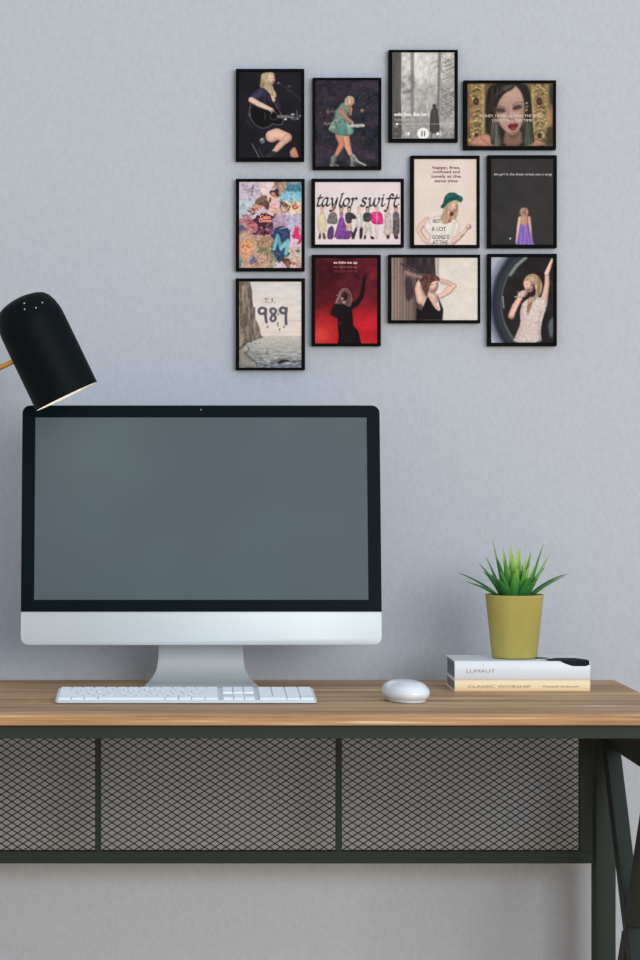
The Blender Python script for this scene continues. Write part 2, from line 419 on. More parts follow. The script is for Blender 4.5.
# ------------------------------------------------------------------ potted plant
PYc = 3.944
pot = tag(empty('potted_plant', ((514.4-VPX)*PYc/FOC, PYc, DZ+h1+h2+.0005)), 'spiky green succulent in an olive yellow pot standing on two books', 'plant')
PH = .1085
bm = lathe(bmesh.new(), [(0, 0), (.035, 0), (.0375, .0012), (.0388, .004), (.0495, PH-.003), (.0503, PH-.0008), (.0498, PH), (.0478, PH), (.0472, PH-.002), (.0455, PH-.014), (0, PH-.014)], 72)
obj('pot', bm, M_pot, pot, smooth=True)
bm = bmesh.new(); rnd = random.Random(4)
rings = [[((.0462)*f*math.cos(a*PI/16), .0462*f*math.sin(a*PI/16), PH-.008+.002*(1-f)+rnd.uniform(-.0006, .0006)) for a in range(32)] for f in (1, .75, .5, .25)]
loft(bm, rings, False, True); obj('soil', bm, M_soil, pot, smooth=True)
M_leaf = mat('leaf_green', (58, 122, 56), .42, spec=.4)
nt = M_leaf.node_tree; N = nt.nodes; L = nt.links; b = N['Principled BSDF']
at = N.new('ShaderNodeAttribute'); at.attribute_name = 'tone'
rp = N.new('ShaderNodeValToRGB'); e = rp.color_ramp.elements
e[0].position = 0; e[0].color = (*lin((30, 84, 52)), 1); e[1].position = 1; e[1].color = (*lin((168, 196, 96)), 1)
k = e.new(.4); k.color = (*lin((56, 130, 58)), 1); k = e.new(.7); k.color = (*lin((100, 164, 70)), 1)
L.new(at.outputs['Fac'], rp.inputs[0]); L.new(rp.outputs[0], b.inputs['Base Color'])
b.inputs['Subsurface Weight'].default_value = .05
b.inputs['Subsurface Scale'].default_value = .005
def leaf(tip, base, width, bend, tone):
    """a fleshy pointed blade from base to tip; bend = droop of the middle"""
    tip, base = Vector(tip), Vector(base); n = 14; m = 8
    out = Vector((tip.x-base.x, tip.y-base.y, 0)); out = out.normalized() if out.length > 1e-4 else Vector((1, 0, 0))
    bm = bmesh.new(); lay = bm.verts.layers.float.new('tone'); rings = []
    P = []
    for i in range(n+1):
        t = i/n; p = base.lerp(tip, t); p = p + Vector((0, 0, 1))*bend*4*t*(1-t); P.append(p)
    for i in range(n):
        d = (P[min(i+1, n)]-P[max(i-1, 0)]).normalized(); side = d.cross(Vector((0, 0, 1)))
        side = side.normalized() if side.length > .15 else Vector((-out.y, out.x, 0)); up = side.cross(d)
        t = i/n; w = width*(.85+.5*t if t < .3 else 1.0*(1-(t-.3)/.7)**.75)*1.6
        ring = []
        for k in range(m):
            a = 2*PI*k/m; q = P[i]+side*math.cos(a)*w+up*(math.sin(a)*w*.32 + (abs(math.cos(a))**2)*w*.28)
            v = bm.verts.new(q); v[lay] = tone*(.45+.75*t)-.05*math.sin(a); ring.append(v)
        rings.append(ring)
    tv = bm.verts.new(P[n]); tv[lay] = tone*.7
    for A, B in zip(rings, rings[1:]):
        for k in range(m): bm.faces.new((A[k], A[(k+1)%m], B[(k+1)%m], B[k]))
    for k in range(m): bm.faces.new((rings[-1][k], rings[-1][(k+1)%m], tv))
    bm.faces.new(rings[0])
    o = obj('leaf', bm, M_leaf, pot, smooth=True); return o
pc = pot.location
def lp(x, y, dy):
    p = px(x, y, PYc+dy); return (p.x-pc.x, dy, p.z-pc.z)
zb_ = PH-.009
# tips read off in the room, with how far each leans to (-) or from (+) the viewer
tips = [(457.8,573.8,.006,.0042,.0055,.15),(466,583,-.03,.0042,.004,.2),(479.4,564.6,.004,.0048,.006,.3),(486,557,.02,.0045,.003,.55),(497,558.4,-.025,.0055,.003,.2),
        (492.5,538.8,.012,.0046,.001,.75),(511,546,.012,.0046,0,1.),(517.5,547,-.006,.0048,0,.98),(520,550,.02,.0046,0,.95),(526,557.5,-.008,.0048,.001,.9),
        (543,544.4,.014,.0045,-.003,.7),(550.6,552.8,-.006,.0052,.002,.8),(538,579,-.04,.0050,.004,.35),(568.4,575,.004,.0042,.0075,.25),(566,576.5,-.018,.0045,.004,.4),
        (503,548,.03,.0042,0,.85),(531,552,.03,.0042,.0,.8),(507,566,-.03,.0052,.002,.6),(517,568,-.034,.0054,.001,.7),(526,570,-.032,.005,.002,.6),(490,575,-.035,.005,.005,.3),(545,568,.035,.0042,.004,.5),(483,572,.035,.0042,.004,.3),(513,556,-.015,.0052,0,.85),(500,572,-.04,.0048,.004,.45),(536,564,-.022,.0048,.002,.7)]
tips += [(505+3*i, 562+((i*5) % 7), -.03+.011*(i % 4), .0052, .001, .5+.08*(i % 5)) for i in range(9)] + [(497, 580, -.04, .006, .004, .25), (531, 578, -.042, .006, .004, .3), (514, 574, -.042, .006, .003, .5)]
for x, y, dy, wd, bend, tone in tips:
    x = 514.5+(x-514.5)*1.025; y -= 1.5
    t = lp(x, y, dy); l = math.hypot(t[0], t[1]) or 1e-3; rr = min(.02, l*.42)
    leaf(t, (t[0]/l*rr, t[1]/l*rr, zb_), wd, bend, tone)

# ------------------------------------------------------------------ desk lamp
LY = 3.85
lb = Vector(((-72-VPX)*LY/FOC, LY, DZ))
lamp = tag(empty('desk_lamp', lb), 'black dome desk lamp with brass arm leaning over the computer', 'lamp')
rc = px(66.7, 396.3, LY)-lb                               # centre of the shade's opening
ax = Vector((-.434, -.014, .90)).normalized()
RR = .0565
sh = RR/33.5
Mx = Matrix.Translation(rc) @ ax.to_track_quat('Z', 'Y').to_matrix().to_4x4()
prof = [(33.5, 0), (33.5, 60), (33.4, 79), (32.7, 85), (31, 92), (28.2, 98.5), (24, 103.2), (18, 105.9), (10, 107.8), (5, 108.4), (0, 108.6)]
outer = [(r*sh, z*sh) for r, z in prof]
inner = [((max(r-.9, 0))*sh, (z if i == 0 else z-1)*sh) for i, (r, z) in enumerate(prof)]
shade = obj('lamp_shade', lathe(bmesh.new(), outer+inner[::-1][:0], 72, Mx), M_lamp, lamp, smooth=True)
obj('shade_lining', lathe(bmesh.new(), [(outer[0][0], outer[0][1])]+inner, 72, Mx), M_lin, shade, smooth=True)
obj('bulb', lathe(bmesh.new(), [(0, .022), (.012, .026), (.021, .038), (.0235, .052), (.019, .07), (.012, .085), (.012, .12), (0, .12)], 32, Mx), M_bulb, lamp, smooth=True)
Mi = Mx.to_3x3()
for x, y in ((26.5, 306), (44, 305), (27, 312), (38, 310.5)):   # small vents and rivets on the dome
    dx, dy = x-66.7, 396.3-y; al = -.434*dx+.9*dy; pe = .9*dx+.434*dy
    r = next(r0+(r1-r0)*(al-z0)/(z1-z0) for (r0, z0), (r1, z1) in zip(prof, prof[1:]) if z0 <= al <= z1)
    p = rc + ax*al*sh + Vector((.9, 0, .434))*pe*sh + Vector((0, -1, 0))*math.sqrt(max(0, r*r-pe*pe))*sh
    bm = bmesh.new(); bmesh.ops.create_uvsphere(bm, u_segments=12, v_segments=8, radius=.0013); bm.transform(Matrix.Translation(p)); obj('rivet', bm, M_stand, shade, smooth=True)
pj = px(15, 360.5, LY)-lb; pk = px(-66, 400, LY)-lb
bm = bmesh.new(); tube(bm, [pj+Vector((.01, 0, .005)), pj, pk], .0042); obj('arm', bm, M_brass, lamp, smooth=True)
bm = bmesh.new(); bmesh.ops.create_uvsphere(bm, u_segments=20, v_segments=12, radius=.011); bm.transform(Matrix.Translation(pk)); obj('joint', bm, M_brass, lamp, smooth=True)
bm = bmesh.new(); tube(bm, [pk, (0, 0, .015)], .0048); obj('pole', bm, M_brass, lamp, smooth=True)
obj('base', lathe(bmesh.new(), [(0, 0), (.072, 0), (.075, .003), (.074, .012), (.068, .017), (.012, .021), (0, .021)], 64), M_lamp, lamp, smooth=True)

# ------------------------------------------------------------------ framed pictures on the wall
M_art = bpy.data.materials.new('print_paper'); M_art.use_nodes = True
nt = M_art.node_tree; b = nt.nodes['Principled BSDF']; b.inputs['Roughness'].default_value = .7; b.inputs['Specular IOR Level'].default_value = .08
at = nt.nodes.new('ShaderNodeAttribute'); at.attribute_name = 'art'; nt.links.new(at.outputs['Color'], b.inputs['Base Color'])
_ink = {}
def ink(c):
    if c not in _ink: _ink[c] = mat('ink_%d_%d_%d' % c, c, .6, spec=.2)
    return _ink[c]

class Art:
    """paints the flat print of one frame; coordinates are those of a close-up, s of its units to a photo pixel"""
    def __init__(a, l, t, r, b_, s, bgc, seed=1):
        a.l, a.t, a.r, a.b, a.s = l, t, r, b_, s
        st = s/2.7; a.nx = int((r-l)/st); a.ny = int((b_-t)/st)
        a.X, a.Y = np.meshgrid(np.linspace(l, r, a.nx+1), np.linspace(t, b_, a.ny+1))
        a.I = np.empty(a.X.shape+(3,)); a.I[:] = bgc; a.rg = np.random.RandomState(seed); a.tx = []
    def put(a, m, c, al=1.):
        m = np.clip(m, 0, 1)[..., None]*al; a.I = a.I*(1-m)+np.array(c, float)*m
    def noise(a, cx, cy, seed=0):
        """smooth value noise, cells of cx by cy units, in -1..1"""
        r = np.random.RandomState(seed+77); gx = (a.X-a.l)/cx; gy = (a.Y-a.t)/cy
        G = r.uniform(-1, 1, (int(gy.max())+3, int(gx.max())+3)); i, j = gy.astype(int), gx.astype(int); u, v = gy-i, gx-j
        u = u*u*(3-2*u); v = v*v*(3-2*v)
        return (G[i, j]*(1-v)+G[i, j+1]*v)*(1-u)+(G[i+1, j]*(1-v)+G[i+1, j+1]*v)*u
    def vary(a, amp, cx, cy=None, seed=0, m=None):
        n = a.noise(cx, cy or cx, seed)[..., None]*np.array(amp, float)
        a.I = a.I+(n if m is None else n*np.clip(m, 0, 1)[..., None])
    def mpoly(a, P, soft=2.2):
        """mask of a polygon, softened by the distance to its edge"""
        x, y = a.X, a.Y; ins = np.zeros(x.shape, bool); dm = np.full(x.shape, 1e9); n = len(P)
        for i in range(n):
            x0, y0 = P[i]; x1, y1 = P[(i+1) % n]
            c = ((y0 > y) != (y1 > y)); ins ^= c & (x < (x1-x0)*(y-y0)/((y1-y0) or 1e-9)+x0)
            dx, dy = x1-x0, y1-y0; t = np.clip(((x-x0)*dx+(y-y0)*dy)/((dx*dx+dy*dy) or 1e-9), 0, 1)
            dm = np.minimum(dm, np.hypot(x-x0-t*dx, y-y0-t*dy))
        return np.clip(.5+np.where(ins, dm, -dm)/(2*soft), 0, 1)
    def poly(a, P, c, al=1., soft=2.2, sm=True, round_=None):
        round_ = sm if round_ is None else round_
        if sm and len(P) > 3:                          # round the corners once
            Q = []
            for i in range(len(P)):
                p, q = P[i], P[(i+1) % len(P)]
                Q += [(p[0]*.78+q[0]*.22, p[1]*.78+q[1]*.22), (p[0]*.22+q[0]*.78, p[1]*.22+q[1]*.78)]
            P = Q
        m = a.mpoly(P, soft)
        if round_: m2 = a.mpoly(P, 15); k = (.86+.20*np.clip(m2*1.5-.5, 0, 1)-.05*(a.Y-min(p[1] for p in P))/(max(p[1] for p in P)-min(p[1] for p in P)+1))[..., None]; mm = np.clip(m, 0, 1)[..., None]*al; a.I = a.I*(1-mm)+np.array(c, float)*k*mm
        else: a.put(m, c, al)
        return m
    def ell(a, cx, cy, rx, ry, c, al=1., rot=0, soft=2.2):
        t = math.radians(rot); u = (a.X-cx)*math.cos(t)+(a.Y-cy)*math.sin(t); v = -(a.X-cx)*math.sin(t)+(a.Y-cy)*math.cos(t)
        d = (np.hypot(u/rx, v/ry)-1)*min(rx, ry); m = np.clip(.5-d/(2*soft), 0, 1); a.put(m, c, al); return m
    def ball(a, cx, cy, rx, ry, c, rot=0):
        t = math.radians(rot); u = ((a.X-cx)*math.cos(t)+(a.Y-cy)*math.sin(t))/rx; v = (-(a.X-cx)*math.sin(t)+(a.Y-cy)*math.cos(t))/ry
        q = np.hypot(u, v); m = np.clip(.5-(q-1)*min(rx, ry)/5, 0, 1)[..., None]
        k = (1.08-.34*np.clip((u+.25)**2+(v+.3)**2, 0, 1.4))[..., None]; a.I = a.I*(1-m)+np.array(c, float)*k*m
    def limb(a, P, c):
        """a tapering limb through (x, y, radius) points, modelled like a photographed round form"""
        Q = np.full(a.X.shape, 9.); O = np.zeros(a.X.shape); RR_ = np.ones(a.X.shape)
        for (x0, y0, r0), (x1, y1, r1) in zip(P, P[1:]):
            dx, dy = x1-x0, y1-y0; L2 = dx*dx+dy*dy or 1e-9; t = np.clip(((a.X-x0)*dx+(a.Y-y0)*dy)/L2, 0, 1)
            rr = r0+(r1-r0)*t; ex, ey = a.X-x0-t*dx, a.Y-y0-t*dy; q = np.hypot(ex, ey)/rr; w = q < Q
            Q = np.where(w, q, Q); O = np.where(w, (ex*.6+ey*.5)/rr, O); RR_ = np.where(w, rr, RR_)
        m = np.clip(.5-(Q-1)*RR_/4.5, 0, 1)[..., None]; k = (1.07-.30*np.clip(Q, 0, 1)**2.2-.14*O)[..., None]
        a.I = a.I*(1-m)+np.array(c, float)*k*m
    def line(a, P, w, c, al=1., soft=1.6):
        dm = np.full(a.X.shape, 1e9)
        for (x0, y0), (x1, y1) in zip(P, P[1:]):
            dx, dy = x1-x0, y1-y0; t = np.clip(((a.X-x0)*dx+(a.Y-y0)*dy)/((dx*dx+dy*dy) or 1e-9), 0, 1)
            dm = np.minimum(dm, np.hypot(a.X-x0-t*dx, a.Y-y0-t*dy))
        a.put(np.clip(.5-(dm-w/2)/(2*soft), 0, 1), c, al)
    def pen(a, strokes, rx, ry, rot, c):
        """broad-nib strokes: each a list of points, smoothed"""
        t = math.radians(rot); m = np.zeros(a.X.shape)
        for P in strokes:
            P = np.array(P, float)
            Q = []
            for i in range(len(P)-1):
                p0, p1, p2, p3 = P[max(i-1, 0)], P[i], P[i+1], P[min(i+2, len(P)-1)]
                for k in np.linspace(0, 1, 12, endpoint=False):
                    Q.append(.5*((2*p1)+(-p0+p2)*k+(2*p0-5*p1+4*p2-p3)*k*k+(-p0+3*p1-3*p2+p3)*k**3))
            Q.append(P[-1])
            for q in Q:
                u = (a.X-q[0])*math.cos(t)+(a.Y-q[1])*math.sin(t); v = -(a.X-q[0])*math.sin(t)+(a.Y-q[1])*math.cos(t)
                m = np.maximum(m, np.clip(.5-(np.hypot(u/rx, v/ry)-1)*ry/1.8, 0, 1))
        a.put(m, c)
    def specks(a, n, cols, r0, r1, box=None, al=.8, seed=3):
        r = random.Random(seed); l, t, rr, bb = box or (a.l, a.t, a.r, a.b)
        for _ in range(n):
            x, y, rad = r.uniform(l, rr), r.uniform(t, bb), r.uniform(r0, r1)
            j0, j1 = np.searchsorted(a.X[0], (x-rad-4, x+rad+4)); i0, i1 = np.searchsorted(a.Y[:, 0], (y-rad-4, y+rad+4))
            d = np.hypot(a.X[i0:i1, j0:j1]-x, a.Y[i0:i1, j0:j1]-y); m = (np.clip(.5-(d-rad)/3, 0, 1)*al*r.uniform(.5, 1))[..., None]
            a.I[i0:i1, j0:j1] = a.I[i0:i1, j0:j1]*(1-m)+np.array(r.choice(cols), float)*m
    def head(a, x, y, r, skin, hair, turn=0, look=(60, 40, 40)):
        """a small generic head: hair behind, face, fringe, eyes, mouth; turn shifts the face sideways"""
        a.ell(x, y, r*1.15, r*1.4, hair); a.ell(x+turn*r, y+r*.12, r*.78, r*1.08, skin)
        a.ell(x+turn*r*.6, y-r*.85, r*.95, r*.5, hair, .9)
        for s_ in (-1, 1): a.ell(x+turn*r*1.2+s_*r*.32, y-.02*r, r*.15, r*.08, look, .8, soft=1.2)
        a.ell(x+turn*r*1.25, y+r*.62, r*.24, r*.1, (165, 70, 70), .85, soft=1.2)
    def t_(a, s, x, y, w, size, c, align='LEFT', shear=0., bold=0.): a.tx.append((s, x, y, w, size, c, align, shear, bold))

FY = 4.167                                             # plane of the prints
def picture(origin, s, fr, art, label, group='black framed pictures on the wall', grain=.07):
    for _ in range(2):                                 # photographs have no hard edges
        J = np.pad(art.I, ((1, 1), (1, 1), (0, 0)), 'edge'); art.I = (J[:-2, 1:-1]+J[2:, 1:-1]+J[1:-1, :-2]+J[1:-1, 2:]+2*J[1:-1, 1:-1])/6
    g_ = art.I.mean(-1, keepdims=True); art.I = g_+(art.I-g_)*.86
    lum = art.I.mean(-1); n = art.noise(6, 6, 31)*.6+art.noise(12, 10, 32)*.4
    art.I = art.I*(1+grain*n*np.where(lum > 190, .35, 1))[..., None]
    l, t, r, b_ = fr; P = lambda x, y, Y=FY: px(origin[0]+.35+x/s, origin[1]-.45+y/s, Y)
    c = P((l+r)/2, (t+b_)/2); c.y = WY
    fy = FY-.002
    root = tag(empty('picture_frame', c), label, 'picture', group)
    p0, p1 = P(l, b_, fy), P(r, t, fy); q0, q1 = P(art.l, art.b), P(art.r, art.t)
    R = lambda x, z: (x-c.x, z-c.z)
    bm = bmesh.new()
    def ring(a0, a1, y): return [bm.verts.new((x-c.x, y-c.y, z-c.z)) for x, z in ((a0.x, a0.z), (a1.x, a0.z), (a1.x, a1.z), (a0.x, a1.z))]
    rs = [ring(p0, p1, WY), ring(p0, p1, fy), ring(q0, q1, fy), ring(q0, q1, FY+.001)]
    for A, B in zip(rs, rs[1:]):
        for k in range(4): bm.faces.new((A[k], A[(k+1) % 4], B[(k+1) % 4], B[k]))
    bm.faces.new(rs[0])
    obj('frame', bm, M_frame, root, bevel=.0008, seg=2)
    ny, nx = art.ny+1, art.nx+1
    V = np.empty((ny, nx, 3)); fx = (art.X-art.l)/(art.r-art.l); fz = (art.b-art.Y)/(art.b-art.t)
    V[..., 0] = q0.x-c.x+fx*(q1.x-q0.x); V[..., 1] = FY-c.y; V[..., 2] = q0.z-c.z+fz*(q1.z-q0.z)
    idx = np.arange(ny*nx).reshape(ny, nx)
    F = np.stack([idx[1:, :-1], idx[1:, 1:], idx[:-1, 1:], idx[:-1, :-1]], -1).reshape(-1, 4)
    me = bpy.data.meshes.new('print'); me.from_pydata(V.reshape(-1, 3).tolist(), [], F.tolist())
    ca = me.color_attributes.new('art', 'FLOAT_COLOR', 'POINT')
    I = np.clip(art.I, 0, 255)/255; I = np.where(I <= .04045, I/12.92, ((I+.055)/1.055)**2.4)
    ca.data.foreach_set('color', np.concatenate([I.reshape(-1, 3), np.ones((ny*nx, 1))], 1).astype(np.float32).ravel())
    link('print', me, M_art, root)
    k = FY/FOC/s
    for st, x, y, w, size, col, al, shear, bold in art.tx:
        p = P(x, y); text('lettering', st, size*k, (p.x-c.x, FY-c.y-.0002, p.z-c.z), ink(col), root, al, shear, bold=bold*k, width=w*k if w else None)
    return root

SK, BL, BR = (222, 178, 154), (205, 182, 138), (110, 78, 56)

# 1: singer seated with a black guitar
a = Art(97, 88, 541, 698, 7.11, (27, 26, 35)); a.vary((4, 4, 6), 90, seed=1)
a.line([(385, 170), (440, 205), (545, 292)], 6, (54, 54, 64), .9); a.ell(455, 190, 14, 9, (66, 68, 80), .8); a.line([(440, 215), (470, 230)], 8, (70, 60, 60), .7)
a.limb([(300, 260, 46), (290, 340, 60), (300, 430, 70), (320, 480, 50)], (32, 30, 44)); a.limb([(262, 232, 34), (215, 262, 30), (188, 300, 22)], (50, 48, 78)); a.limb([(330, 240, 22), (372, 310, 20), (385, 370, 14)], (40, 38, 58))
for P in ([(250, 225), (232, 285)], [(285, 240), (275, 300)], [(300, 250), (318, 300)], [(220, 250), (205, 290)]): a.line(P, 6, (84, 84, 122), .45)
a.limb([(322, 190, 15), (332, 230, 18), (344, 290, 12)], (206, 164, 144))
m = a.poly([(252, 112), (275, 92), (335, 90), (352, 112), (346, 160), (328, 180), (330, 205), (360, 232), (362, 268), (344, 268), (312, 240), (284, 208), (243, 196), (252, 150)], (170, 150, 116), round_=False); a.vary((34, 32, 26), 6, 46, seed=2, m=m)
a.ball(330, 140, 25, 37, (226, 186, 166), rot=-6); m = a.poly([(282, 96), (340, 90), (352, 110), (318, 116), (306, 150), (290, 160), (276, 130)], (188, 170, 134), round_=False); a.vary((36, 34, 28), 6, 30, seed=5, m=m)
a.line([(320, 132), (330, 134)], 4, (70, 46, 44), .9); a.line([(343, 130), (350, 131)], 4, (70, 46, 44), .9); a.ell(346, 157, 7, 5, (130, 52, 58)); a.ell(347, 144, 5, 4, (200, 150, 132), .8); a.ball(378, 168, 12, 9, (104, 106, 112))
a.ell(268, 402, 92, 88, (16, 16, 22)); a.ell(372, 408, 46, 58, (16, 16, 22)); a.ell(330, 410, 40, 52, (16, 16, 22))
a.line([(180, 318), (172, 360), (180, 415), (205, 458), (240, 482), (272, 489), (304, 480), (338, 456), (372, 466), (402, 460), (413, 432), (400, 392), (388, 372)], 4, (142, 140, 134), .85)
a.line([(170, 340), (168, 400), (184, 440)], 3, (84, 84, 92), .8); a.line([(160, 385), (176, 400)], 6, (150, 150, 156), .6)
for k in range(12):
    t0 = k*PI/6; a.line([(345+28*math.cos(t0), 400+28*math.sin(t0)), (345+28*math.cos(t0+.52), 400+28*math.sin(t0+.52))], 4, (104, 100, 88), .7)
a.poly([(366, 392), (470, 398), (470, 414), (366, 418)], (116, 110, 108), round_=False)
for k in range(6): a.line([(376+k*16, 394), (376+k*16, 416)], 2, (70, 66, 66), .7)
a.specks(30, [(225, 225, 232), (140, 140, 155), (60, 60, 70)], 4, 7, (462, 388, 532, 426), .9); a.ell(428, 424, 9, 6, (235, 235, 235)); a.line([(505, 365), (512, 400)], 5, (150, 150, 160), .8)
a.line([(280, 375), (284, 428)], 6, (78, 78, 80), .8); a.line([(335, 290), (360, 330), (396, 382)], 4, (140, 140, 150), .6)
a.limb([(184, 286, 20), (240, 318, 20), (300, 344, 16)], (212, 178, 156)); a.ball(320, 354, 24, 15, (222, 184, 164), rot=15); a.line([(312, 352), (330, 378)], 7, (204, 164, 146), .9); a.line([(326, 350), (346, 368)], 7, (214, 176, 158), .9)
a.limb([(330, 545, 44), (365, 530, 42), (440, 552, 32)], (218, 172, 152)); a.limb([(444, 556, 30), (410, 588, 24), (372, 628, 21), (344, 658, 15)], (206, 156, 138)); a.line([(352, 592), (390, 590), (420, 572)], 5, (150, 100, 88), .6)
a.poly([(455, 652), (490, 618), (506, 640), (526, 698), (466, 698)], (190, 124, 108)); a.limb([(344, 668, 18), (318, 680, 22), (290, 692, 14)], (44, 40, 48)); a.poly([(480, 600), (494, 585), (505, 615), (488, 622)], (34, 30, 38))
a.ell(262, 576, 19, 21, (92, 110, 128)); a.ell(262, 570, 8, 8, (170, 186, 196)); a.line([(245, 590), (280, 566)], 4, (40, 44, 52), .8); a.line([(285, 560), (310, 545)], 5, (110, 112, 118), .6)
a.line([(190, 600), (242, 698)], 6, (124, 126, 132), .9); a.line([(235, 630), (270, 698)], 4, (84, 86, 94), .9); a.line([(150, 425), (190, 485)], 4, (80, 84, 92), .7)
picture((225, 60), 7.11, (75, 65, 562, 722), a, 'black framed picture of a blonde singer seated with a black guitar')

# 2: singer in a green sparkling dress on a dark stage
a = Art(107, 76, 556, 690, 7.11, (44, 41, 54)); a.vary((10, 8, 12), 34, seed=2); a.vary((14, 5, 6), 140, 60, seed=8); a.vary((9, 9, 12), 8, seed=18)
a.specks(300, [(84, 86, 112), (110, 100, 110), (26, 26, 36), (86, 54, 60), (60, 64, 92)], 2, 5, None, .6, 5); a.specks(110, [(120, 130, 155), (150, 140, 150)], 1, 3, None, .7, 6)
a.line([(110, 100), (340, 96), (556, 104)], 5, (90, 44, 52), .45); a.line([(120, 270), (230, 275)], 4, (104, 44, 50), .6); a.line([(470, 380), (556, 376)], 4, (90, 50, 56), .6)
a.ell(200, 300, 13, 16, (104, 84, 74), .8); a.specks(9, [(150, 120, 100), (70, 50, 50)], 4, 7, (185, 285, 215, 318)); a.ell(440, 292, 15, 14, (128, 100, 80), .9); a.ell(436, 288, 7, 6, (160, 124, 98), .9); a.specks(12, [(200, 196, 190), (120, 116, 120)], 3, 5, (165, 376, 205, 392))
a.limb([(278, 470, 30), (298, 530, 23), (268, 585, 17), (246, 622, 11)], (186, 124, 96)); a.limb([(320, 470, 30), (335, 540, 24), (352, 590, 17), (368, 622, 11)], (206, 144, 116)); a.line([(300, 480), (314, 540), (300, 556)], 5, (120, 74, 60), .6)
a.limb([(240, 622, 17), (232, 655, 15), (222, 688, 14)], (104, 112, 110)); a.limb([(366, 620, 15), (372, 655, 14), (366, 688, 12)], (104, 116, 108)); a.limb([(376, 612, 12), (410, 655, 9), (462, 680, 7)], (140, 150, 144)); a.specks(40, [(214, 220, 214), (50, 56, 60), (160, 130, 90)], 2, 4, (212, 622, 256, 690)); a.specks(26, [(214, 220, 214), (60, 66, 64)], 2, 4, (356, 622, 392, 690)); a.line([(250, 675), (272, 686)], 5, (190, 190, 190), .8)
a.limb([(312, 270, 36), (290, 320, 46), (290, 370, 50)], (104, 128, 118)); m = a.poly([(262, 350), (335, 355), (385, 430), (374, 458), (330, 476), (262, 466), (205, 434), (212, 385), (240, 350)], (96, 128, 120)); a.vary((26, 26, 24), 9, 30, seed=6, m=m)
a.poly([(262, 375), (300, 372), (322, 468), (280, 462)], (70, 142, 138), .75); a.poly([(325, 380), (372, 420), (366, 455), (335, 468)], (110, 178, 164), .75); a.line([(250, 370), (268, 455)], 8, (44, 66, 62), .6); a.line([(318, 375), (330, 462)], 6, (50, 84, 80), .6)
a.specks(150, [(176, 194, 180), (50, 70, 72), (140, 176, 166), (90, 80, 66), (200, 210, 200)], 2, 5, (228, 262, 345, 400), .65, 9); a.specks(40, [(196, 200, 186), (120, 118, 100)], 3, 6, (206, 380, 240, 440), .7, 12)
a.limb([(300, 300, 16), (322, 340, 13), (372, 378, 11)], (172, 118, 98)); a.limb([(345, 255, 9), (362, 280, 9), (356, 320, 8)], (196, 144, 122)); a.poly([(328, 394), (410, 388), (452, 384), (455, 408), (400, 410), (340, 410)], (176, 176, 170), round_=False); a.specks(18, [(240, 240, 235), (130, 130, 128)], 4, 6, (340, 386, 452, 410))
m = a.poly([(318, 200), (350, 184), (380, 196), (385, 230), (365, 262), (345, 258), (312, 254)], (186, 160, 130), round_=False); a.vary((34, 30, 26), 6, 40, seed=9, m=m); a.ball(374, 234, 11, 17, (200, 142, 118)); m = a.poly([(340, 240), (362, 250), (360, 320), (344, 330)], (140, 106, 82), round_=False); a.vary((24, 20, 16), 5, 30, seed=11, m=m)
picture((300, 70), 7.11, (88, 57, 577, 710), a, 'black framed picture of a performer in a short green sparkling dress')

# 3: grey forest with a walker in a coat and a player bar
a = Art(85, 92, 527, 704, 7.11, (172, 172, 172))
g = (a.Y-92)/612; a.I += ((20-42*g)*1.)[..., None]; a.I += (26*np.exp(-((a.X-300)/110)**2-((a.Y-170)/120)**2))[..., None]
a.vary((16,)*3, 40, seed=3); a.vary((14,)*3, 14, 22, seed=5); a.vary((10,)*3, 7, seed=6)
a.poly([(215, 92), (240, 92), (240, 540), (214, 540)], (124, 124, 124), .85, sm=False); a.poly([(412, 92), (432, 92), (420, 520), (400, 520)], (112, 112, 112), .85, sm=False); a.line([(318, 380), (322, 520)], 5, (128,)*3, .6); a.line([(352, 120), (350, 300)], 3, (150,)*3, .5)
for i in range(26):
    r = random.Random(i); y = 130+i*16; x = 330+max(0, (i-12))*6 if i < 12 else 430; a.line([(430, y-10), (r.uniform(x, 520), y+r.uniform(10, 34))], r.uniform(3, 8), (r.choice((86, 104, 128)),)*3, .5); a.line([(527, y-20), (440+r.uniform(0, 40), y+r.uniform(0, 24))], r.uniform(4, 9), (r.choice((78, 98, 140)),)*3, .55)
a.specks(60, [(205,)*3, (84,)*3, (140,)*3], 4, 9, (435, 100, 527, 660), .5, 8)
a.specks(26, [(112,)*3, (96,)*3], 9, 18, (150, 250, 240, 380), .35, 3); a.specks(60, [(96,)*3, (120,)*3, (160,)*3], 5, 14, (150, 585, 527, 700), .4, 4)
m = a.poly([(85, 92), (150, 92), (146, 400), (152, 700), (85, 700)], (84, 84, 84), sm=False); a.vary((14,)*3, 9, 160, seed=2, m=m)
a.poly([(358, 510), (372, 485), (405, 485), (415, 540), (424, 668), (350, 668), (352, 580)], (66, 66, 66)); a.ell(384, 474, 14, 17, (60, 60, 60)); a.line([(384, 500), (384, 660)], 5, (92,)*3, .8); a.line([(366, 660), (364, 698)], 9, (74,)*3, .7); a.line([(402, 660), (404, 698)], 9, (74,)*3, .7)
a.line([(95, 600), (515, 600)], 3, (205,)*3, .9, 1.2); a.ell(118, 601, 9, 8, (250,)*3)
m = a.ell(304, 668, 42, 40, (236, 236, 236)); a.line([(296, 652), (296, 684)], 7, (70,)*3); a.line([(314, 652), (314, 684)], 7, (70,)*3)
a.poly([(208, 656), (208, 684), (186, 670)], (245,)*3, sm=False); a.line([(183, 656), (183, 684)], 4, (245,)*3); a.poly([(400, 656), (400, 684), (424, 670)], (245,)*3, sm=False); a.line([(428, 656), (428, 684)], 4, (245,)*3)
a.line([(104, 662), (122, 678)], 3, (150,)*3); a.line([(104, 678), (122, 662)], 3, (150,)*3); a.specks(8, [(200,)*3], 3, 5, (478, 655, 515, 690))
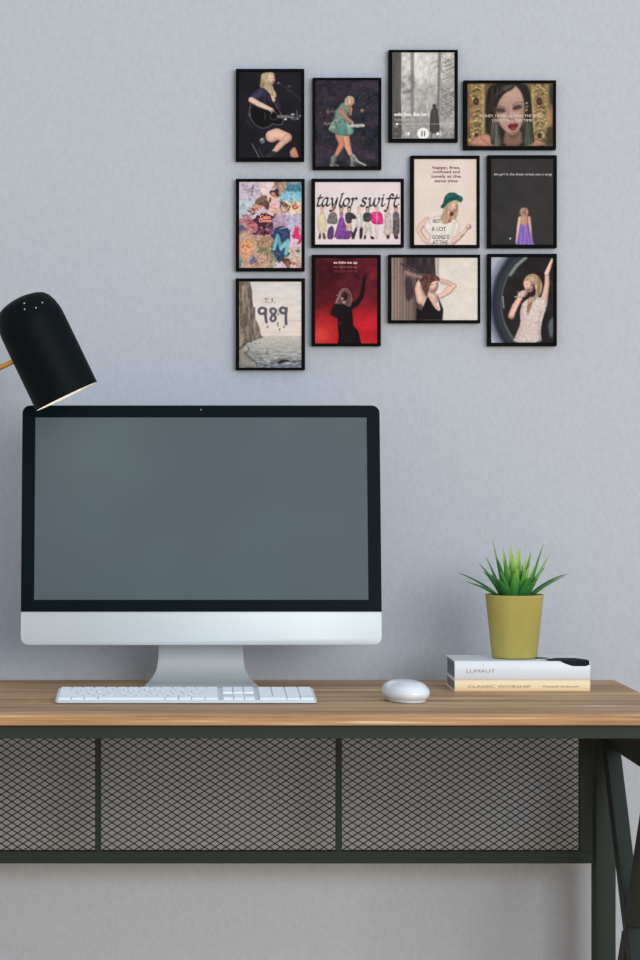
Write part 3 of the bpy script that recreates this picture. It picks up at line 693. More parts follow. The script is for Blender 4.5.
a.specks(9, [(245,)*3], 3, 6, (436, 110, 518, 130), .8); a.put(a.mpoly([(100, 617), (122, 617), (122, 623), (100, 623)]), (220,)*3, .7)
a.t_('exile (feat. Bon Iver)', 98, 543, 248, 34, (238, 238, 238), bold=.7); a.t_('Taylor Swift, Bon Iver', 98, 577, 196, 24, (188, 188, 188))
picture((380, 40), 7.11, (60, 72, 552, 728), a, 'black framed grey forest picture with a lone walker and player buttons')

# 4: close-up portrait before a gilded mirror
a = Art(70, 81, 567, 446, 5.818, (104, 84, 58)); a.vary((20, 17, 12), 20, seed=3)
for x0, x1 in ((78, 172), (440, 545)):
    a.poly([(x0, 85), (x1, 85), (x1-6, 400), (x0+14, 420)], (134, 112, 72), sm=False)
    a.specks(190, [(190, 170, 112), (214, 198, 146), (62, 48, 34), (88, 66, 44), (168, 140, 84)], 3, 9, (x0+5, 88, x1-10, 415), .65, int(x0))
    for yy in (110, 235, 262, 300, 345, 390): a.line([((x0+x1)/2-30, yy+8), ((x0+x1)/2, yy-6), ((x0+x1)/2+26, yy+6)], 7, (206, 186, 128), .5); a.line([((x0+x1)/2-28, yy+17), ((x0+x1)/2, yy+4), ((x0+x1)/2+26, yy+15)], 5, (60, 46, 34), .6)
    a.ell((x0+x1)/2-4, 185, 17, 22, (62, 38, 32)); a.ell((x0+x1)/2-2, 385, 13, 15, (60, 44, 34)); a.ell((x0+x1)/2-4, 185, 8, 9, (104, 66, 48))
a.ell(82, 250, 12, 90, (134, 88, 76), .7, soft=9); a.ell(545, 280, 20, 56, (180, 138, 98), .8, soft=12); a.poly([(530, 340), (567, 330), (567, 440), (520, 440)], (50, 54, 42), .8, soft=8); a.poly([(548, 90), (567, 90), (567, 200), (550, 200)], (44, 52, 62), .9, soft=6)
a.poly([(154, 90), (170, 92), (170, 400), (152, 400)], (186, 168, 114), .6, soft=5); a.poly([(440, 90), (458, 90), (466, 400), (450, 400)], (190, 172, 116), .6, soft=5)
a.poly([(75, 446), (105, 398), (170, 372), (240, 400), (380, 420), (470, 400), (545, 446)], (182, 124, 108), soft=5); a.line([(150, 400), (200, 440)], 14, (140, 88, 76), .4)
a.poly([(176, 170), (190, 110), (225, 80), (400, 80), (430, 112), (442, 200), (450, 330), (462, 446), (208, 446), (205, 380), (176, 370)], (38, 35, 34), soft=5)
m = a.poly([(206, 290), (236, 280), (262, 380), (270, 446), (206, 446)], (88, 100, 88), .75, soft=10); a.vary((26, 28, 24), 6, 70, seed=4, m=m); m = a.poly([(412, 290), (440, 300), (458, 446), (392, 446)], (76, 88, 78), .8, soft=10); a.vary((26, 28, 24), 6, 70, seed=5, m=m)
a.poly([(288, 350), (385, 340), (392, 446), (275, 446)], (124, 90, 80), soft=6); a.poly([(300, 366), (370, 366), (350, 400), (320, 400)], (84, 58, 54), .6, soft=10)
a.poly([(226, 190), (246, 130), (300, 96), (352, 92), (388, 130), (402, 190), (404, 250), (394, 310), (366, 362), (334, 384), (302, 372), (262, 330), (234, 262)], (168, 134, 122), soft=5)
a.ell(330, 140, 48, 30, (192, 158, 146), .55, soft=24); a.ell(240, 290, 18, 60, (112, 82, 76), .5, 12, soft=16); a.ell(398, 300, 14, 60, (108, 80, 74), .5, -6, soft=14); a.ell(286, 300, 26, 20, (188, 148, 134), .45, soft=14); a.ell(374, 280, 18, 22, (186, 146, 132), .45, soft=12)
a.poly([(205, 140), (245, 82), (350, 82), (338, 112), (286, 138), (250, 186), (234, 262), (206, 262)], (42, 37, 36), soft=5); m = a.mpoly([(190, 110), (320, 82), (270, 140), (225, 250), (190, 200)]); a.vary((16, 14, 13), 8, 40, seed=6, m=m); a.line([(236, 150), (280, 112), (326, 94)], 8, (84, 74, 68), .6, soft=5); a.poly([(268, 95), (345, 86), (320, 110), (290, 130)], (110, 96, 88), .5, soft=8)
a.poly([(345, 82), (400, 86), (434, 150), (430, 300), (408, 290), (406, 190), (386, 132)], (38, 35, 36), soft=5)
a.ell(262, 236, 34, 17, (104, 72, 70), .75, 6, soft=8); a.ell(360, 220, 32, 16, (104, 72, 70), .75, -16, soft=8); a.line([(230, 222), (258, 213), (290, 222)], 6, (84, 62, 54), .6, soft=4); a.line([(334, 206), (360, 190), (392, 190)], 6, (84, 62, 54), .6, soft=4)
for x, y, r_ in ((264, 238, 5), (360, 221, -14)): a.ell(x, y, 24, 10, (46, 32, 34), .95, r_, soft=4); a.ell(x+6, y+1, 5, 3, (150, 140, 138), .7, soft=2); a.ell(x-9, y+1, 4, 3, (150, 140, 138), .6, soft=2)
a.line([(312, 220), (308, 262), (312, 284)], 9, (134, 100, 90), .5, soft=5); a.line([(326, 220), (328, 280)], 9, (196, 160, 146), .5, soft=5); a.ell(318, 291, 8, 5, (84, 52, 50), .8, soft=3); a.ell(336, 289, 6, 4, (92, 58, 54), .7, soft=3); a.ell(334, 304, 10, 5, (140, 104, 94), .6, soft=4)
a.poly([(302, 328), (322, 314), (336, 318), (350, 311), (370, 318), (354, 346), (336, 356), (316, 348)], (128, 36, 46), soft=3); a.line([(308, 330), (336, 331), (364, 321)], 4, (62, 14, 22), .9); a.ell(338, 343, 13, 5, (170, 76, 82), .6, soft=3); a.ell(336, 366, 20, 6, (124, 90, 82), .6, soft=6)
a.specks(10, [(214, 208, 190)], 3, 5, (408, 190, 420, 240)); a.ell(416, 238, 4, 20, (140, 66, 62), .7)
a.t_('HONEY, I ROSE UP FROM THE DEAD,', 143, 277, 368, 22, (214, 204, 196)); a.t_('I DO IT ALL THE TIME', 214, 303, 232, 22, (214, 204, 196))
picture((455, 70), 5.818, (48, 62, 587, 465), a, 'black framed close portrait of a woman with red lips before gilded ornament')

# 5: bright collage
a = Art(98, 88, 542, 699, 7.11, (196, 180, 196)); a.vary((22, 18, 22), 38, seed=5)
def patch(P, c, amp=14, seed=1, cell=12):
    m = a.poly(P, c, sm=False); a.vary((amp, amp*.8, amp), cell, seed=seed, m=m)
patch([(98, 88), (250, 88), (240, 190), (98, 215)], (196, 182, 206), 18, 2); patch([(240, 88), (352, 88), (345, 170), (262, 190)], (224, 200, 204), 12, 3)
patch([(352, 88), (452, 88), (452, 180), (352, 180)], (160, 130, 112), 16, 4); patch([(440, 88), (542, 88), (542, 185), (430, 180)], (62, 122, 146), 12, 5); patch([(372, 160), (542, 160), (542, 215), (388, 215)], (118, 190, 214), 8, 6)
patch([(98, 200), (222, 195), (200, 320), (98, 345)], (174, 196, 206), 10, 7); patch([(298, 180), (385, 190), (380, 320), (300, 340)], (222, 186, 178), 14, 8); patch([(440, 205), (542, 205), (542, 325), (455, 330)], (226, 200, 168), 20, 9)
patch([(98, 340), (205, 325), (215, 455), (98, 465)], (176, 118, 124), 22, 10); patch([(385, 320), (542, 322), (542, 420), (420, 420)], (176, 170, 200), 18, 11); patch([(205, 335), (345, 318), (355, 440), (215, 450)], (66, 34, 56), 10, 12)
patch([(340, 330), (420, 330), (430, 450), (345, 470)], (166, 140, 170), 24, 13); patch([(98, 465), (330, 440), (350, 700), (98, 700)], (186, 146, 120), 24, 14); patch([(320, 440), (445, 410), (470, 640), (330, 640)], (44, 62, 108), 12, 15)
patch([(465, 420), (542, 415), (542, 560), (440, 560)], (214, 190, 206), 14, 16); patch([(445, 555), (542, 545), (542, 700), (400, 700)], (202, 186, 170), 26, 17); patch([(318, 560), (440, 600), (430, 655), (340, 640)], (44, 74, 100), 10, 18)
a.poly([(468, 440), (500, 418), (540, 425), (542, 500), (515, 528), (478, 490)], (226, 32, 100)); a.line([(480, 430), (525, 500)], 6, (244, 120, 160), .7)
a.ell(255, 232, 50, 44, (112, 76, 64)); a.poly([(245, 190), (290, 165), (306, 215), (300, 290), (262, 300)], (96, 68, 62)); a.ell(215, 268, 42, 30, (206, 142, 120), 1, -15); a.ell(182, 292, 18, 8, (50, 30, 40)); a.specks(14, [(220, 90, 80), (238, 190, 170), (90, 40, 50)], 4, 8, (170, 240, 245, 300)); a.ell(262, 205, 40, 16, (132, 106, 84), .8, -20)
a.line([(150, 150), (180, 110), (205, 160)], 8, (96, 84, 110), .8); a.specks(18, [(100, 90, 120), (80, 70, 90)], 3, 8, (110, 100, 230, 170), .6)
a.head(340, 175, 19, (214, 140, 120), (56, 34, 46)); a.ell(342, 262, 28, 30, (232, 170, 180), .8); a.head(428, 258, 28, (230, 186, 160), (96, 72, 62)); a.head(398, 112, 22, (206, 160, 140), (150, 112, 86)); a.ell(498, 262, 24, 22, (176, 70, 64)); a.head(500, 250, 15, (220, 160, 130), (170, 70, 60)); a.ell(370, 300, 44, 18, (200, 170, 120), .8)
a.head(150, 545, 44, (228, 156, 112), (206, 154, 110)); a.head(262, 612, 38, (204, 160, 142), (128, 120, 92)); a.ell(262, 560, 50, 24, (96, 118, 78), .9, -8); a.poly([(215, 500), (330, 450), (345, 590), (300, 620), (310, 560), (230, 560)], (150, 122, 92), .8); a.ell(280, 505, 22, 7, (110, 50, 50), .8, -15)
a.head(185, 390, 26, (214, 116, 120), (150, 70, 90)); a.ell(115, 418, 18, 26, (78, 88, 122), .9); a.specks(22, [(222, 110, 150), (240, 200, 220), (150, 60, 110)], 4, 8, (210, 400, 330, 450), .8, 4)
a.ell(188, 640, 28, 22, (84, 106, 150)); a.ell(190, 660, 22, 12, (200, 96, 110), .9); a.ell(120, 668, 20, 26, (110, 130, 146), .9); a.head(440, 668, 26, (150, 96, 76), (88, 52, 44)); a.poly([(320, 620), (360, 600), (370, 690), (330, 698)], (150, 152, 110), .8); a.ell(500, 680, 30, 12, (206, 84, 80), .9); a.ell(515, 590, 18, 26, (70, 96, 84), .9); a.ell(468, 590, 12, 16, (226, 90, 110), .9)
u, v = a.noise(46, 46, 51), a.noise(46, 46, 52); u2, v2 = a.noise(16, 16, 53), a.noise(16, 16, 54)
jj = np.clip((np.arange(a.nx+1)[None, :]+u*9+u2*3).astype(int), 0, a.nx); ii = np.clip((np.arange(a.ny+1)[:, None]+v*9+v2*3).astype(int), 0, a.ny); a.I = a.I[ii, jj]
a.specks(520, [(236, 224, 226), (96, 74, 96), (196, 120, 110), (60, 52, 70), (170, 190, 186), (222, 190, 170), (150, 96, 90)], 3, 9, None, .42, 11)
a.vary((16, 14, 16), 10, seed=41)
a.vary((14, 12, 12), 5, seed=42)
a.line([(392, 420), (468, 405)], 5, (220, 214, 228), .8)
for P, c in ((([(346, 565), (372, 470)]), (104, 184, 196)), ([(372, 470), (396, 560)], (86, 160, 182)), ([(396, 560), (446, 505)], (120, 196, 206)), ([(446, 505), (430, 598)], (104, 184, 196))): a.line(P, 24, c)
a.t_('Calm', 246, 350, 76, 34, (236, 150, 128), bold=1.6); a.t_('Down', 240, 374, 88, 34, (236, 150, 128), bold=1.6)
picture((225, 170), 7.11, (75, 65, 565, 722), a, 'black framed picture of a crowded pink and blue photo collage')


# 6: row of outfits under a calligraphic name
a = Art(82, 70, 558, 417, 5.565, (219, 209, 215)); a.vary((4, 4, 4), 60, seed=6)
def fig(x, parts, hair, skin=(214, 174, 154)):
    for P, c, amp in parts:
        m = a.poly([(x+p, q) for p, q in P], c, soft=1.4); a.vary((amp,)*3, 9, seed=int(x), m=m)
    a.ell(x, 216, 11, 13, hair); a.ell(x, 219, 7, 9, skin); a.line([(x-5, 230), (x-6, 246)], 5, hair, .8); a.line([(x+5, 230), (x+6, 246)], 5, hair, .8); a.ell(x, 210, 8, 5, hair)
fig(122, [([(-16, 350), (-8, 350), (-6, 386), (-24, 388)], (96, 78, 52), 8), ([(0, 350), (12, 350), (22, 388), (4, 388)], (96, 78, 52), 8), ([(-18, 240), (14, 238), (24, 300), (20, 355), (-22, 352), (-28, 300)], (212, 196, 166), 12)], (190, 160, 110))
fig(184, [([(-32, 330), (-8, 310), (4, 330), (0, 388), (-36, 388)], (92, 62, 112), 10), ([(-22, 238), (18, 238), (26, 300), (-4, 305), (-40, 298)], (118, 114, 118), 26)], (150, 116, 84))
fig(228, [([(-8, 260), (10, 260), (24, 310), (66, 388), (-46, 388), (-24, 320)], (126, 62, 146), 18), ([(-10, 236), (10, 236), (10, 268), (-10, 268)], (176, 120, 170), 8)], (110, 66, 50))
fig(272, [([(-16, 290), (14, 290), (16, 345), (4, 345), (0, 310), (-8, 345), (-18, 345)], (202, 168, 150), 8), ([(-24, 240), (18, 238), (44, 270), (30, 278), (14, 266), (14, 298), (-20, 298)], (62, 56, 64), 20), ([(-20, 340), (20, 340), (34, 386), (20, 388), (4, 350), (-20, 388)], (110, 64, 124), 14)], (60, 44, 44))
fig(326, [([(-20, 320), (-6, 320), (-26, 386), (-44, 388)], (54, 46, 52), 6), ([(4, 318), (24, 318), (18, 386), (2, 388)], (54, 46, 52), 6), ([(-16, 240), (12, 236), (24, 300), (20, 325), (-22, 325), (-14, 280)], (204, 200, 196), 16), ([(-50, 262), (-30, 268), (-14, 264), (-14, 274), (-46, 276)], (70, 62, 68), 6)], (204, 176, 132))
fig(374, [([(-16, 290), (18, 290), (30, 380), (16, 384), (4, 320), (-8, 384), (-20, 384)], (196, 196, 178), 14), ([(-26, 242), (18, 238), (28, 270), (14, 290), (-24, 292)], (54, 60, 56), 26), ([(14, 370), (34, 374), (40, 388), (20, 388)], (44, 36, 40), 4), ([(-20, 366), (-8, 366), (-10, 388), (-20, 388)], (44, 36, 40), 4)], (72, 60, 56))
fig(426, [([(-12, 300), (10, 300), (6, 386), (-8, 388)], (222, 202, 202), 10), ([(-32, 236), (26, 232), (38, 300), (22, 306), (-26, 304), (-36, 268)], (218, 44, 130), 22), ([(-4, 240), (3, 240), (3, 300), (-4, 300)], (240, 150, 190), 4)], (196, 160, 120))
fig(488, [([(-12, 355), (10, 355), (8, 386), (-8, 386)], (74, 56, 52), 6), ([(-20, 236), (14, 234), (20, 300), (20, 365), (-28, 365), (-20, 300)], (192, 176, 170), 24)], (186, 160, 110))
fig(532, [([(-12, 360), (8, 360), (16, 386), (-8, 388)], (60, 50, 52), 6), ([(-18, 236), (16, 234), (22, 300), (18, 368), (-20, 368), (-18, 300)], (104, 92, 96), 28)], (120, 84, 60))
B = 203
pen = [[(97, 160), (114, 157), (122, 156)], [(112, 142), (104, 165), (96, 192), (98, 203), (108, 202), (116, 194)],                               # t
       [(152, 160), (142, 158), (130, 168), (122, 190), (125, 203), (134, 202), (146, 186), (154, 162)], [(154, 160), (148, 186), (148, 202), (158, 200), (164, 193)],   # a
       [(172, 160), (178, 164), (178, 186), (181, 201), (192, 190), (204, 162)], [(206, 158), (200, 190), (186, 222), (170, 232), (165, 226)],                    # y
       [(236, 136), (230, 150), (219, 188), (220, 203), (229, 201), (236, 193)], [(230, 137), (240, 134)],                                    # l
       [(262, 160), (250, 164), (240, 182), (242, 199), (252, 204), (264, 196), (272, 178), (270, 164), (262, 160)],                         # o
       [(284, 164), (292, 160), (290, 178), (283, 203)], [(290, 180), (300, 164), (310, 158), (314, 166)],                                    # r
       [(368, 164), (362, 158), (350, 161), (346, 171), (354, 180), (361, 189), (356, 202), (344, 204), (336, 197)],                         # s
       [(381, 163), (388, 160), (387, 178), (386, 198), (394, 203), (404, 192), (412, 170)], [(416, 160), (410, 184), (412, 201), (422, 202), (434, 186), (440, 166), (434, 158)], # w
       [(452, 163), (460, 159), (455, 182), (453, 200), (460, 203), (469, 194)], [(463, 142), (465, 143)],                                    # i
       [(518, 146), (510, 137), (501, 144), (494, 176), (484, 218), (476, 232), (468, 228)], [(482, 162), (510, 159)],                       # f
       [(514, 161), (550, 158)], [(538, 142), (529, 166), (522, 192), (525, 204), (536, 202), (546, 193)]]                                    # t
a.pen(pen, 5.6, 2.0, -48, (20, 20, 24))
picture((300, 170), 5.565, (63, 50, 577, 433), a, 'black framed white picture with large slanted lettering above a row of outfits')

# 7: singer in a teal hat and printed shirt
a = Art(98, 68, 541, 678, 7.11, (219, 205, 198)); a.vary((4, 4, 4), 80, seed=7)
a.limb([(190, 500, 20), (145, 545, 22), (128, 575, 16), (168, 640, 17), (215, 668, 16)], (210, 178, 162)); a.limb([(350, 668, 28), (410, 626, 20), (450, 590, 14), (474, 562, 12)], (214, 174, 156)); a.ball(484, 548, 20, 20, (222, 182, 166)); a.line([(470, 540), (500, 536)], 4, (170, 128, 112), .6); a.line([(474, 552), (498, 550)], 4, (170, 128, 112), .6); a.line([(432, 620), (452, 606)], 6, (90, 84, 90), .8)
m = a.poly([(168, 520), (200, 488), (255, 470), (300, 470), (400, 490), (425, 530), (410, 600), (372, 640), (360, 676), (190, 676), (215, 610), (172, 580)], (212, 206, 200)); a.vary((10, 10, 9), 16, 34, seed=3, m=m)
for P in ([(200, 500), (232, 560), (225, 610)], [(400, 500), (372, 570), (366, 640)], [(180, 580), (220, 560)], [(300, 640), (350, 600)], [(250, 480), (240, 520)]): a.line(P, 6, (172, 166, 164), .55, soft=4)
m = a.poly([(300, 380), (400, 360), (414, 420), (404, 480), (386, 500), (366, 490), (335, 530), (300, 530), (282, 482), (310, 430)], (172, 146, 118), round_=False); a.vary((32, 30, 26), 7, 60, seed=5, m=m)
a.limb([(352, 448, 20), (345, 500, 22)], (204, 156, 138)); a.ball(378, 408, 31, 45, (224, 184, 164), rot=6); m = a.poly([(346, 366), (414, 362), (416, 390), (380, 384), (352, 402), (340, 430), (334, 400)], (192, 166, 130), round_=False); a.vary((26, 24, 20), 6, 30, seed=6, m=m)
a.line([(360, 404), (371, 405)], 4, (76, 54, 50), .9); a.line([(389, 402), (400, 401)], 4, (76, 54, 50), .9); a.ell(384, 432, 10, 4, (180, 70, 74)); a.ell(381, 418, 5, 4, (196, 150, 132), .8); a.ball(364, 458, 15, 15, (90, 60, 54)); a.ball(346, 486, 14, 19, (200, 144, 128)); a.ell(348, 512, 8, 7, (172, 78, 70))
a.poly([(284, 408), (306, 378), (314, 335), (345, 305), (388, 306), (410, 322), (442, 336), (444, 362), (428, 378), (395, 356), (340, 378), (312, 412), (294, 420)], (24, 88, 84)); a.line([(318, 374), (352, 350), (408, 338)], 8, (14, 58, 58), .8, soft=4); a.ell(350, 325, 20, 9, (50, 120, 112), .5, -20, soft=8); a.line([(425, 345), (438, 366)], 6, (46, 110, 104), .6)
c = (112, 28, 48)
for i, (s_, x, y, w) in enumerate((('happy, free,', 228, 138, 196), ('confused and', 230, 168, 192), ('lonely at the', 220, 200, 208), ('same time', 242, 232, 164))): a.t_(s_, x, y, w, 29, c, bold=.5)
for s_, x, y, w in (('NOT', 228, 522, 60), ('A LOT', 222, 578, 104), ('GOING O', 226, 636, 124), ('AT THE', 228, 674, 110)): a.t_(s_, x, y, w, 40, (92, 90, 94), bold=.6)
picture((400, 150), 7.11, (73, 42, 565, 698), a, 'black framed cream picture of a woman in a teal hat under red writing')

# 8: figure in a purple gown on dark grey
a = Art(76, 100, 521, 712, 7.11, (50, 49, 51)); a.vary((5, 4, 4), 70, seed=8)
a.limb([(284, 524, 15), (270, 590, 11), (264, 640, 9), (258, 700, 8)], (206, 168, 160)); a.limb([(344, 524, 15), (354, 590, 11), (358, 650, 9), (370, 700, 6)], (196, 154, 146)); a.limb([(314, 510, 26), (314, 560, 26)], (186, 136, 116)); a.line([(313, 520), (314, 575)], 4, (140, 94, 80), .6)
m = a.poly([(288, 560), (314, 586), (342, 560), (350, 610), (362, 660), (384, 712), (256, 712), (270, 640), (280, 600)], (118, 88, 178), sm=False); a.vary((38, 24, 34), 11, 220, seed=4, m=m); a.line([(308, 600), (298, 708)], 12, (88, 84, 204), .6, soft=5); a.line([(330, 600), (345, 708)], 7, (176, 128, 196), .5, soft=4)
m = a.poly([(282, 462), (300, 446), (332, 450), (342, 480), (335, 502), (300, 516), (276, 495)], (150, 120, 98), round_=False); a.vary((40, 34, 28), 7, 12, seed=3, m=m); a.ball(334, 482, 8, 14, (214, 144, 130)); a.ell(212, 668, 6, 6, (225, 225, 225))
a.t_('the girl in the dress wrote you a song', 94, 219, 412, 25, (196, 196, 198), shear=.35)
picture((480, 145), 7.11, (52, 75, 545, 735), a, 'black framed dark grey picture of a small figure in a purple gown')

# 9: cliff and sea with painted numerals
a = Art(98, 86, 541, 697, 7.11, (208, 207, 206)); g = np.clip((a.Y-86)/300, 0, 1)[..., None]; a.I = a.I*(1-g)+np.array((222, 212, 204))*g; a.vary((7, 7, 8), 90, 24, seed=3)
g = np.clip((a.Y-470)/226, 0, 1)[..., None]; m = np.clip((a.Y-466)/8, 0, 1)[..., None]; sea = np.array((198, 192, 182))*(1-g)+np.array((122, 128, 132))*g; a.I = a.I*(1-m)+sea*m
a.vary((26, 26, 26), 40, 6, seed=6, m=np.clip((a.Y-480)/120, 0, 1)); a.vary((40, 40, 42), 26, 8, seed=8, m=np.clip((a.Y-560)/90, 0, 1)); a.line([(440, 362), (541, 366)], 9, (196, 186, 184), .8)
m = a.poly([(98, 86), (178, 86), (182, 120), (192, 150), (190, 190), (196, 240), (208, 300), (214, 350), (240, 400), (252, 460), (262, 478), (196, 505), (150, 525), (128, 560), (98, 575)], (122, 109, 97), sm=False)
a.vary((34, 32, 30), 14, 50, seed=9, m=m); a.vary((22, 21, 20), 8, 18, seed=10, m=m); a.poly([(98, 470), (120, 440), (125, 540), (98, 560)], (176, 160, 146), .7, soft=5); a.line([(100, 560), (150, 520), (262, 480)], 8, (70, 62, 58), .7)
m = a.poly([(98, 575), (140, 565), (200, 640), (260, 697), (98, 697)], (140, 134, 126)); a.vary((14, 14, 14), 10, seed=4, m=m)
a.line([(140, 520), (170, 570), (140, 600), (200, 650), (290, 685)], 9, (66, 66, 66), .6); a.specks(50, [(52, 54, 58), (80, 82, 84), (180, 178, 172)], 3, 8, (130, 500, 300, 697), .5); a.poly([(368, 660), (395, 640), (440, 640), (470, 655), (420, 655), (385, 672)], (38, 42, 48)); a.line([(330, 690), (541, 680)], 12, (92, 104, 130), .7); a.line([(470, 660), (541, 650)], 6, (60, 64, 74), .7)
c = (88, 86, 100)
a.pen([[(204, 275), (203, 344)]], 9, 8, 0, (112, 94, 104)); a.pen([[(286, 280), (262, 272), (242, 282), (240, 304), (258, 316), (282, 306), (288, 284)], [(288, 284), (286, 330), (292, 374)]], 10, 9, 0, c)
a.pen([[(356, 286), (338, 276), (320, 288), (330, 312), (352, 330), (356, 354), (338, 368), (322, 354), (330, 332), (356, 308), (360, 290)]], 9, 8, 0, c); a.pen([[(430, 282), (408, 270), (390, 284), (396, 304), (414, 310), (432, 298), (434, 276)], [(434, 276), (430, 330), (432, 388)]], 10, 9, 0, c)
for x, y in ((300, 408), (372, 380), (374, 396), (386, 426), (416, 408), (376, 318)): a.ell(x, y, 5, 8, c)
c = (70, 66, 72); a.line([(275, 208), (308, 206)], 4, c); a.line([(292, 208), (290, 236)], 4, c); a.ell(308, 236, 3, 3, c); a.line([(338, 206), (326, 212), (338, 222), (328, 234)], 4, c); a.ell(352, 236, 3, 3, c)
picture((225, 270), 7.11, (75, 62, 567, 715), a, 'black framed picture of a sea cliff with dark numerals painted across the sky')

# 10: performer before red smoke
a = Art(105, 95, 548, 703, 7.11, (90, 20, 32)); g = np.clip((a.Y-95)/600, 0, 1); k = 1/(1+np.exp(-(g-.62)*11)); a.I = np.array((82, 20, 32))*(1-k[..., None])+np.array((196, 22, 32))*k[..., None]
a.put(np.exp(-((a.X-105)/60)**2)*(g < .6)*(1-g), (60, 16, 24), .8); a.put(np.exp(-((a.X-150)/80)**2-((a.Y-640)/90)**2), (226, 62, 56), .8); a.put(np.exp(-((a.X-470)/90)**2-((a.Y-560)/110)**2), (214, 24, 38), .7); a.put(np.exp(-((a.X-500)/80)**2-((a.Y-200)/120)**2), (124, 26, 48), .7); a.put(np.exp(-((a.X-290)/90)**2-((a.Y-180)/100)**2), (60, 14, 22), .6)
a.vary((14, 4, 6), 60, seed=10); a.vary((7, 2, 3), 24, seed=11)
D = (22, 15, 20)
a.limb([(298, 450, 46), (320, 440, 46), (318, 520, 54), (322, 590, 56), (345, 650, 74), (350, 720, 86)], D); a.limb([(262, 445, 30), (238, 485, 24), (262, 500, 22), (300, 440, 18)], (26, 18, 24)); a.limb([(352, 440, 24), (400, 418, 19), (434, 370, 15), (446, 310, 13), (454, 255, 11)], D)
a.line([(452, 218), (448, 255)], 5, D); a.line([(476, 212), (462, 250)], 5, D); a.line([(464, 206), (456, 255)], 6, D); a.line([(444, 235), (450, 262)], 5, D)
m = a.poly([(276, 332), (302, 308), (340, 312), (364, 340), (374, 400), (356, 446), (334, 440), (312, 424), (268, 425), (244, 420), (264, 380)], (92, 62, 60), round_=False); a.vary((44, 34, 32), 6, 44, seed=12, m=m)
a.line([(282, 335), (305, 313), (336, 317), (358, 350), (366, 400)], 5, (172, 120, 118), .7); a.ball(316, 366, 20, 31, (52, 28, 34)); a.line([(285, 345), (272, 380), (252, 415)], 8, (198, 160, 156), .7, soft=4); a.specks(14, [(224, 196, 190), (120, 80, 80)], 2, 5, (252, 350, 292, 418)); a.ball(312, 412, 9, 12, (190, 142, 136)); a.ball(300, 384, 9, 7, (206, 160, 154)); a.line([(300, 390), (296, 410)], 5, (120, 110, 112), .8)
a.line([(262, 540), (275, 572), (284, 546), (290, 568)], 4, (70, 62, 66), .8); a.line([(340, 470), (350, 560), (385, 640)], 6, (44, 26, 32), .6, soft=4)
for i in range(10): a.ell(126, 190+i*11, 3, 4, (120, 60, 66), .5)
a.t_('so light me up', 236, 136, 168, 25, (232, 206, 208), bold=.5); a.t_('so light me up', 236, 166, 168, 25, (136, 80, 88), bold=.4); a.t_('so light me up', 236, 196, 168, 25, (106, 42, 52), bold=.3)
picture((300, 245), 7.11, (82, 72, 573, 722), a, 'black framed red picture of a performer raising one arm in smoke')

# 11: woman in a black top with arms behind her head
a = Art(64, 77, 566, 440, 5.818, (216, 210, 203)); a.vary((5, 5, 5), 40, seed=1); a.vary((4, 4, 4), 10, seed=21)
m = a.poly([(64, 77), (335, 77), (330, 180), (250, 440), (64, 440)], (92, 76, 78), sm=False); a.vary((26, 22, 23), 10, 240, seed=3, m=m)
m = a.poly([(150, 77), (330, 77), (322, 185), (240, 165), (150, 120)], (46, 38, 46), .8, sm=False); a.vary((16, 13, 15), 14, 100, seed=31, m=m)
for i, x in enumerate(range(68, 200, 17)): a.poly([(x, 77 if i < 4 else 110+i*10), (x+9, 77 if i < 4 else 114+i*10), (x+9, 440), (x-2, 440)], (186-i*8, 165-i*9, 150-i*8), .7, sm=False, soft=3)
a.poly([(140, 190), (180, 185), (200, 300), (150, 340)], (50, 38, 46), .8, soft=7); a.poly([(318, 77), (346, 77), (344, 200), (322, 180)], (196, 190, 184), .9, sm=False); a.line([(336, 77), (334, 170)], 5, (120, 108, 106), .7); a.line([(120, 112), (200, 156), (240, 168)], 8, (52, 44, 50), .9); a.line([(150, 160), (200, 180), (238, 190)], 16, (170, 138, 128), .7, soft=4)
a.limb([(345, 206, 11), (390, 220, 12), (430, 238, 11)], (206, 166, 148)); a.limb([(430, 240, 13), (395, 276, 16), (350, 300, 15)], (218, 180, 162)); a.line([(352, 226), (398, 240), (372, 262)], 6, (150, 112, 100), .5, soft=4)
a.limb([(246, 200, 13), (225, 228, 16), (222, 262, 22), (240, 320, 30)], (214, 176, 160)); a.limb([(300, 280, 22), (300, 320, 34), (280, 340, 40)], (220, 182, 166)); a.line([(232, 240), (248, 300)], 5, (160, 120, 108), .5, soft=4)
m = a.poly([(222, 205), (258, 180), (300, 170), (340, 186), (348, 212), (330, 212), (296, 222), (284, 270), (268, 282), (246, 262), (236, 228)], (92, 58, 52), round_=False); a.vary((34, 26, 23), 7, 12, seed=9, m=m)
a.ball(310, 242, 27, 40, (222, 184, 166), rot=18); m = a.poly([(278, 200), (332, 182), (346, 206), (318, 212), (296, 222), (280, 262)], (104, 66, 56), round_=False); a.vary((30, 22, 20), 6, 14, seed=10, m=m)
a.line([(294, 235), (308, 232)], 4, (84, 58, 56), .9); a.line([(322, 229), (332, 227)], 4, (84, 58, 56), .9); a.ell(318, 262, 9, 4, (170, 80, 80)); a.ell(317, 248, 5, 4, (190, 146, 130), .8); a.line([(285, 280), (310, 288)], 6, (150, 108, 96), .6, soft=4)
a.poly([(274, 300), (252, 355), (240, 384), (212, 368), (208, 440), (362, 440), (366, 376), (330, 290), (350, 378), (343, 388), (318, 360)], (24, 22, 26), sm=False, soft=3); a.poly([(276, 300), (298, 292), (342, 372), (340, 388), (318, 372)], (212, 170, 152), round_=False); a.line([(345, 385), (352, 430)], 5, (54, 50, 54), .6)
picture((380, 245), 5.818, (48, 58, 582, 457), a, 'black framed picture of a woman in a black top, arms behind her head')

